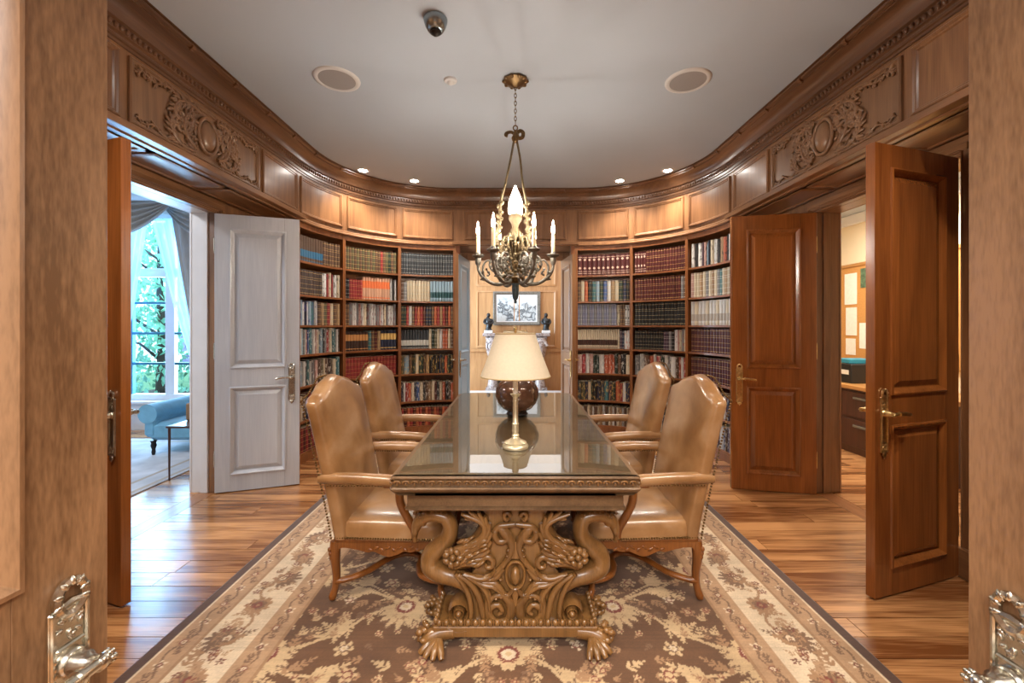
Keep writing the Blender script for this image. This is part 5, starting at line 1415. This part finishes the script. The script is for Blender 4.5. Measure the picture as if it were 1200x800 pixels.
mb = MB(); mb.rings(lambda s, z, o: (s, -o, z), -.52, .52, -.37, .37, [(0,0),(0,.03),(.02,.04),(.05,.03),(.07,.02),(.075,.014)], 1, fill=False); obj('frame', mb, M['chand'], parent=pic, smooth=True, ang=40)
mb = MB(); mb.rings(lambda s, z, o: (s, -o, z), -.46, .46, -.31, .31, [(0,.012),(0,.016),(.03,.016),(.032,.012)], 1, fill=False); obj('mount', mb, M['white'], parent=pic)

# far room window in its side wall (daylight side)
def window(name, loc, rz, w, z0, z1, cols, rows_, label, tr=None):
    e = empty(name, loc, rz, label=label, kind='structure')
    mb = MB()
    for a in ((-w/2,-w/2+.08,z0,z1),(w/2-.08,w/2,z0,z1),(-w/2+.08,w/2-.08,z0,z0+.08),(-w/2+.08,w/2-.08,z1-.08,z1)): mb.box(a[0],a[1],-.04,.04,a[2],a[3],.004)
    obj('window_frame', mb, M['white'], parent=e)
    cw = (w-.16)/cols
    for i in range(1, cols):
        x = -w/2+.08+cw*i; big = i % 2 == 0; mb = MB(); mb.box(x-(.065 if big else .016), x+(.065 if big else .016), -.03, .03, z0+.08, z1-.08, .004); obj('mullion', mb, M['white'] if big else M['muntin'], parent=e)
    zs = [lerp(z0+.08, z1-.08, j/rows_) for j in range(rows_+1)] if tr is None else tr
    for j in range(1, len(zs)-1):
        mb = MB(); hb = .06 if (tr is not None and j == len(zs)-2) else .016; mb.box(-w/2+.08, w/2-.08, -.025, .025, zs[j]-hb, zs[j]+hb, .004); obj('glazing_bar', mb, M['white'] if hb > .02 else M['muntin'], parent=e)
    for i in range(cols):
        for j in range(len(zs)-1):
            mb = MB(); x0 = -w/2+.08+cw*i; mb.box(x0+.01, x0+cw-.01, -.003, .003, zs[j]+.01, zs[j+1]-.01); obj('pane', mb, M['pane'], parent=e)
    return e
M['muntin'] = plain('dark glazing bar', srgb(46, 104, 120), .5)
M['pane'], t, b = nt('window glass'); t.nodes.remove(b)
tr_ = N(t, 'ShaderNodeBsdfTransparent'); gl_ = N(t, 'ShaderNodeBsdfGlossy', i_Roughness=.01); fr_ = N(t, 'ShaderNodeFresnel', i_IOR=1.45); mx_ = N(t, 'ShaderNodeMixShader')
t.links.new(mth(t, 'MULTIPLY', fr_.outputs[0], mth(t, 'SUBTRACT', 1.0, N(t, 'ShaderNodeNewGeometry').outputs['Backfacing'])), mx_.inputs[0]); t.links.new(tr_.outputs[0], mx_.inputs[1]); t.links.new(gl_.outputs[0], mx_.inputs[2]); t.links.new(mx_.outputs[0], t.nodes['Material Output'].inputs[0])
window('window_2', (-3.05, 7.9, 0), PI/2, 1.9, .35, 2.4, 4, 4, 'bright side window of the far room')

# ------------------------------------------------------------------ sitting room
window('window_1', (-4.78, YW+.07, 0), 0, 2.3, .40, 2.95, 4, 5, 'tall white framed window of the sitting room with trees outside', tr=[.48, .90, 1.32, 1.74, 2.16, 2.87])
mb = MB(); mb.box(-5.95, -3.55, YW-.09, YW-.0, .36, .40, .008); mb.box(-5.9,-3.6, YW-.04, YW, .26, .36, .006); obj('window_sill', mb, M['white'], parent=bpy.data.objects['wall_sitting_room'])
M['sheer'], t, b = nt('sheer curtain'); b.inputs['Base Color'].default_value = srgb(176,202,228)+(1,); b.inputs['Roughness'].default_value = .9
tl = N(t, 'ShaderNodeBsdfTranslucent'); tl.inputs[0].default_value = srgb(150,190,232)+(1,); tp = N(t, 'ShaderNodeBsdfTransparent'); m1 = N(t, 'ShaderNodeMixShader', i_0=.5); m2 = N(t, 'ShaderNodeMixShader', i_0=.22)
t.links.new(b.outputs[0], m1.inputs[1]); t.links.new(tl.outputs[0], m1.inputs[2]); t.links.new(m1.outputs[0], m2.inputs[1]); t.links.new(tp.outputs[0], m2.inputs[2]); t.links.new(m2.outputs[0], t.nodes['Material Output'].inputs[0])
M['drape'] = plain('grey silk drape', srgb(168, 164, 160), .5, noise=.06, scale=10, sheen=.4)
def curtain(name, top0, top1, tie0, tie1, ztop, ztie, zbot, y, mat, label, folds=9, group=None):
    """cloth gathered at a tieback: widths (x ranges) at top, tie and bottom"""
    mb = MB(); nu, nv = folds*6, 30; vs_ = []
    for j in range(nv+1):
        v = j/nv; z = lerp(zbot, ztop, v)
        if z > ztie: t_ = ((z-ztie)/(ztop-ztie))**.8; a, b_ = lerp(tie0, top0, t_), lerp(tie1, top1, t_)
        else: t_ = (ztie-z)/(ztie-zbot)*.25; a, b_ = lerp(tie0, top0, t_), lerp(tie1, top1, t_)
        for i in range(nu+1):
            u = i/nu; vs_.append((lerp(a, b_, u), y + .028*math.sin(u*folds*2*PI+.6*math.sin(v*3)), z))
    mb.add(vs_, [(j*(nu+1)+i, j*(nu+1)+i+1, (j+1)*(nu+1)+i+1, (j+1)*(nu+1)+i) for j in range(nv) for i in range(nu)])
    return obj(name, mb, mat, smooth=True, ang=180, label=label, cat='curtain', group=group, fixn=False)
curtain('sheer_curtain', -5.85, -4.93, -5.9, -5.32, 2.86, .85, .06, YW-.14, M['sheer'], 'sheer white curtain swept aside on the window, farther from the white jamb', 12)
curtain('sheer_curtain', -4.88, -3.9, -4.30, -3.9, 2.86, .85, .06, YW-.14, M['sheer'], 'sheer white curtain swept aside next to the grey drape', 10)
curtain('side_drape', -4.52, -3.62, -4.12, -3.58, 2.9, .8, .03, YW-.26, M['drape'], 'heavy grey silk drape hanging beside the white jamb', 6)
curtain('side_drape', -6.15, -5.5, -6.15, -5.75, 2.9, .7, .03, YW-.26, M['drape'], 'heavy grey silk drape hidden behind the dark red door leaf', 6)
def swag(x0, x1, ztop, drop, y, label):
    mb = MB(); nu, nv = 26, 40; vs_ = []
    for j in range(nv+1):
        v = j/nv
        for i in range(nu+1):
            u = i/nu*2-1; sag = drop*v*(1-.86*abs(u)**1.7); x = lerp(x0, x1, .5+.5*u)
            vs_.append((x, y - .05*v*(1-u*u) + .034*math.sin(v*5*2*PI+u)*(1-.7*u*u), ztop - sag - .02*v))
    mb.add(vs_, [(j*(nu+1)+i, j*(nu+1)+i+1, (j+1)*(nu+1)+i+1, (j+1)*(nu+1)+i) for j in range(nv) for i in range(nu)])
    return obj('valance_swag', mb, M['drape'], smooth=True, ang=180, label=label, cat='valance', group='draped swags over the window', fixn=False)
swag(-5.42, -4.36, 3.0, .42, YW-.50, 'long draped grey swag over the middle of the sitting room window')
swag(-4.52, -3.52, 3.0, .42, YW-.33, 'draped grey swag over the window next to the white jamb')
swag(-6.3, -5.3, 3.0, .42, YW-.33, 'draped grey swag mostly hidden by the dark red door leaf')
# pale rug, chaise, side table
mb = MB(); mb.box(-6.6, -3.2, 2.0, 5.35, .0, .012, .004)
M['pale_rug'] = plain('pale blue grey rug', srgb(196, 194, 196), .9, noise=.28, scale=3.5); M['pale_border'] = plain('pale rug border', srgb(176, 160, 142), .9, noise=.1, scale=8)
e = obj('pale_rug', mb, M['pale_rug'], label='pale blue grey rug on the sitting room floor', cat='rug')
mb = MB()
for a in ((-3.27,-3.23),(-3.46,-3.42)): mb.box(a[0], a[1], 2.05, 5.3, .012, .0128)
mb.box(-6.55,-3.46,5.2,5.24,.012,.0128); obj('border_stripe', mb, M['pale_border'], parent=e)
M['blue_fabric'] = plain('blue damask', srgb(104, 160, 186), .7, noise=.18, scale=9, sheen=.3)
cz = .0135
chs = empty('chaise', (-3.62, 4.95, cz), label='pale blue upholstered chaise with rolled arm near the window', cat='chaise')
mb = MB(); mb.box(-.38, .75, -.32, .30, .16, .36, .04); obj('seat', mb, M['blue_fabric'], parent=chs)
mb = MB(); mb.tube([(-.36,-.34,.455),(-.36,.32,.455)], [.105,.105], 20); mb.box(-.42,-.28,-.33,.31,.2,.42,.03); obj('rolled_arm', mb, M['blue_fabric'], parent=chs, smooth=True, ang=40)
for x, y in ((-.34,-.28),(.7,-.28),(-.34,.26),(.7,.26)):
    mb = MB(); mb.lathe([(.014,0),(.02,.03),(.016,.06),(.028,.1),(.022,.13),(.034,.16)], 10, (x,y,0)); obj('leg', mb, M['chair_dark'] if 'chair_dark' in M else M['dark_metal'], parent=chs, smooth=True)
st_ = empty('side_table', (-3.0, 4.12, 0), label='small dark wooden side table with slim legs at the rug edge', cat='side table')
M['dark_wood'] = wood('dark mahogany', srgb(48, 28, 24), srgb(84, 50, 40), 'z', rough=.3)
mb = MB(); mb.box(-.20,.20,-.22,.22,.485,.505,.004); obj('tabletop', mb, M['dark_wood'], parent=st_)
for x in (-.18,.18):
    for y in (-.2,.2): mb = MB(); mb.tube([(x,y,.0125 if x < -.19 else .001),(x,y,.485)], [.009,.015], 4); obj('leg', mb, M['dark_wood'], parent=st_)
mb = MB(); mb.box(-.19,.12,-.02,.10,0,.17,.012); obj('leather_box', mb, M['leather_box'] if 'leather_box' in M else plain('tan leather box', srgb(136, 104, 72), .5, noise=.2, scale=12), loc=(-3.0, 4.14, .5055), label='brown leather box standing on the small side table', cat='box')
# trees beyond the window
M['leaf_a'] = plain('green leaves', srgb(150, 214, 176), .5, noise=.4, scale=2.0); M['leaf_b'] = plain('violet leaves', srgb(196, 186, 222), .5, noise=.4, scale=2.0); M['bark'] = plain('bark', srgb(70, 56, 48), .9)
def tree(x, y, h, r, mat, seed, lab, n=2600):
    e = empty('tree', (x, y, -.3), label=lab, cat='tree', group='trees outside the window'); rg = random.Random(seed)
    mb = MB(); q = cr([(0,0,0,.09),(.05,0,h*.35,.075),(-.04,.05,h*.6,.055),(0,0,h*.85,.03)], 5); mb.tube([a[:3] for a in q], [a[3] for a in q], 8)
    for i in range(9):
        a = rg.random()*6.28; z0 = h*(.25+.5*rg.random()); L = r*(.6+.4*rg.random()); mb.tube([(0,0,z0),(L*.5*math.cos(a), L*.5*math.sin(a), z0+.35*L),(L*math.cos(a), L*math.sin(a), z0+.45*L)], [.03,.02,.01], 6)
    obj('trunk', mb, M['bark'], parent=e, smooth=True)
    mb = MB()
    for i in range(n):
        while True:
            p = Vector((rg.uniform(-1,1), rg.uniform(-1,1), rg.uniform(-1,1)))
            if p.length < 1: break
        c = Vector((p.x*r, p.y*r, h*.55+p.z*h*.5)); s_ = .05+.05*rg.random(); ro = Euler((rg.random()*6, rg.random()*6, rg.random()*6)).to_matrix()
        mb.add([c + ro @ Vector(q) for q in ((-s_,0,0),(0,-s_*.5,.01),(s_,0,0),(0,s_*.5,.01))], [(0,1,2,3)])
    obj('foliage', mb, mat, parent=e, kind='stuff', fixn=False)
tree(-7.0, 8.4, 4.2, 1.25, M['leaf_a'], 1, 'green leafy tree filling the window panes'); tree(-4.9, 7.6, 2.6, .8, M['leaf_b'], 2, 'violet tinged shrub seen through the lower panes'); tree(-8.6, 12.2, 6.0, 2.2, M['leaf_a'], 3, 'taller green tree farther behind the window', 3200)
mb = MB(); mb.box(-14, -3, YW+.15, 16, -.4, -.3); obj('ground_outside', mb, plain('lawn', srgb(96, 132, 84), .9, noise=.3, scale=2), kind='structure', label='lawn outside the window')

# ------------------------------------------------------------------ office
def at_off(x0, x1, y0, y1, z0, z1, mat, name, par, b=.003, base=(0,0,0)):
    m = MB(); m.box(x0-base[0], x1-base[0], y0-base[1], y1-base[1], z0-base[2], z1-base[2], b); return obj(name, m, mat, parent=par)
bse = (4.03, 4.9, 0)
ct = empty('desk_counter', bse, label='dark wooden office counter with drawers and a honey worktop', cat='counter')
M['counter_top'] = wood('counter oak', srgb(150, 100, 50), srgb(196, 146, 86), 'y', rough=.35)
at_off(3.72, 4.355, 3.7, 6.2, .72, .765, M['counter_top'], 'worktop', ct, .006, bse)
at_off(3.78, 4.355, 3.72, 6.18, .0, .72, M['dark_wood'], 'body', ct, .003, bse)
for y0 in (3.76, 4.36, 4.96, 5.56):
    for z0, z1 in ((.08,.38),(.41,.69)):
        dr = at_off(3.762, 3.78, y0, y0+.56, z0, z1, M['dark_wood'], 'drawer', ct, .004, bse)
        at_off(3.742, 3.762, y0+.18, y0+.38, z1-.08, z1-.05, M['steel'], 'drawer_pull', dr, .004, bse)
cb = empty('cork_board', (XO-.02, 5.1, 1.6), label='cork pinboard with wooden rail above the office counter', cat='pinboard')
M['cork'] = plain('cork', srgb(190, 136, 72), .9, noise=.2, scale=80)
at_off(XO-.02, XO-.002, 4.0, 6.3, 1.0, 2.18, M['cork'], 'cork_panel', cb, .0, (XO-.02, 5.1, 1.6))
for y0, y1, z0, z1 in ((3.96,6.34,2.18,2.22),(3.96,6.34,.97,1.0),(3.96,4.0,.97,2.22),(6.3,6.34,.97,2.22)): at_off(XO-.035, XO-.002, y0, y1, z0, z1, M['counter_top'], 'frame_rail', cb, .003, (XO-.02, 5.1, 1.6))
M['paper'] = plain('paper', srgb(226, 220, 206), .8, noise=.06, scale=30); M['photo'] = plain('printed photo', srgb(88, 112, 84), .5, noise=.7, scale=26)
def note(y0, y1, z0, z1, mat, lab): 
    m = MB(); m.box(-.003, 0, -(y1-y0)/2, (y1-y0)/2, -(z1-z0)/2, (z1-z0)/2); return obj('pinned_sheet', m, mat, loc=(XO-.0215, (y0+y1)/2, (z0+z1)/2), label=lab, cat='paper', group='sheets pinned to the cork board')
note(5.42, 5.62, 1.70, 2.10, M['paper'], 'tall white sheet pinned high on the cork board'); note(5.08, 5.36, 1.90, 2.14, M['photo'], 'green landscape photo pinned under the board rail')
note(5.1, 5.2, 1.66, 1.84, M['photo'], 'small dark photo pinned below the landscape photo'); note(5.42, 5.6, 1.30, 1.66, M['paper'], 'white sheet pinned under the tall sheet')
note(5.12, 5.38, 1.14, 1.46, M['paper'], 'white printed sheet pinned low beside the desk tray'); note(5.44, 5.6, 1.05, 1.26, M['paper'], 'lowest small white sheet on the cork board')
note(4.7, 4.95, 1.3, 1.7, M['paper'], 'white sheet pinned behind the glossy door leaf')
dt = empty('desk_organizer', (4.02, 5.05, .765), label='black desk organizer holding a teal folder on the counter', cat='desk organizer')
mb = MB(); mb.box(-.2,.2,-.2,.0,0,.22,.008); mb.box(-.2,.2,.02,.2,0,.19,.008); obj('tray', mb, M['black'], parent=dt)
mb = MB(); mb.box(-.16,.16,-.12,.12,.222,.27,.004); obj('teal_folder', mb, plain('teal card', srgb(40, 130, 150), .5), parent=dt)
mb = MB(); mb.box(-.202,-.2005,-.16,-.04,.1,.15); obj('label_card', mb, M['paper'], parent=dt)
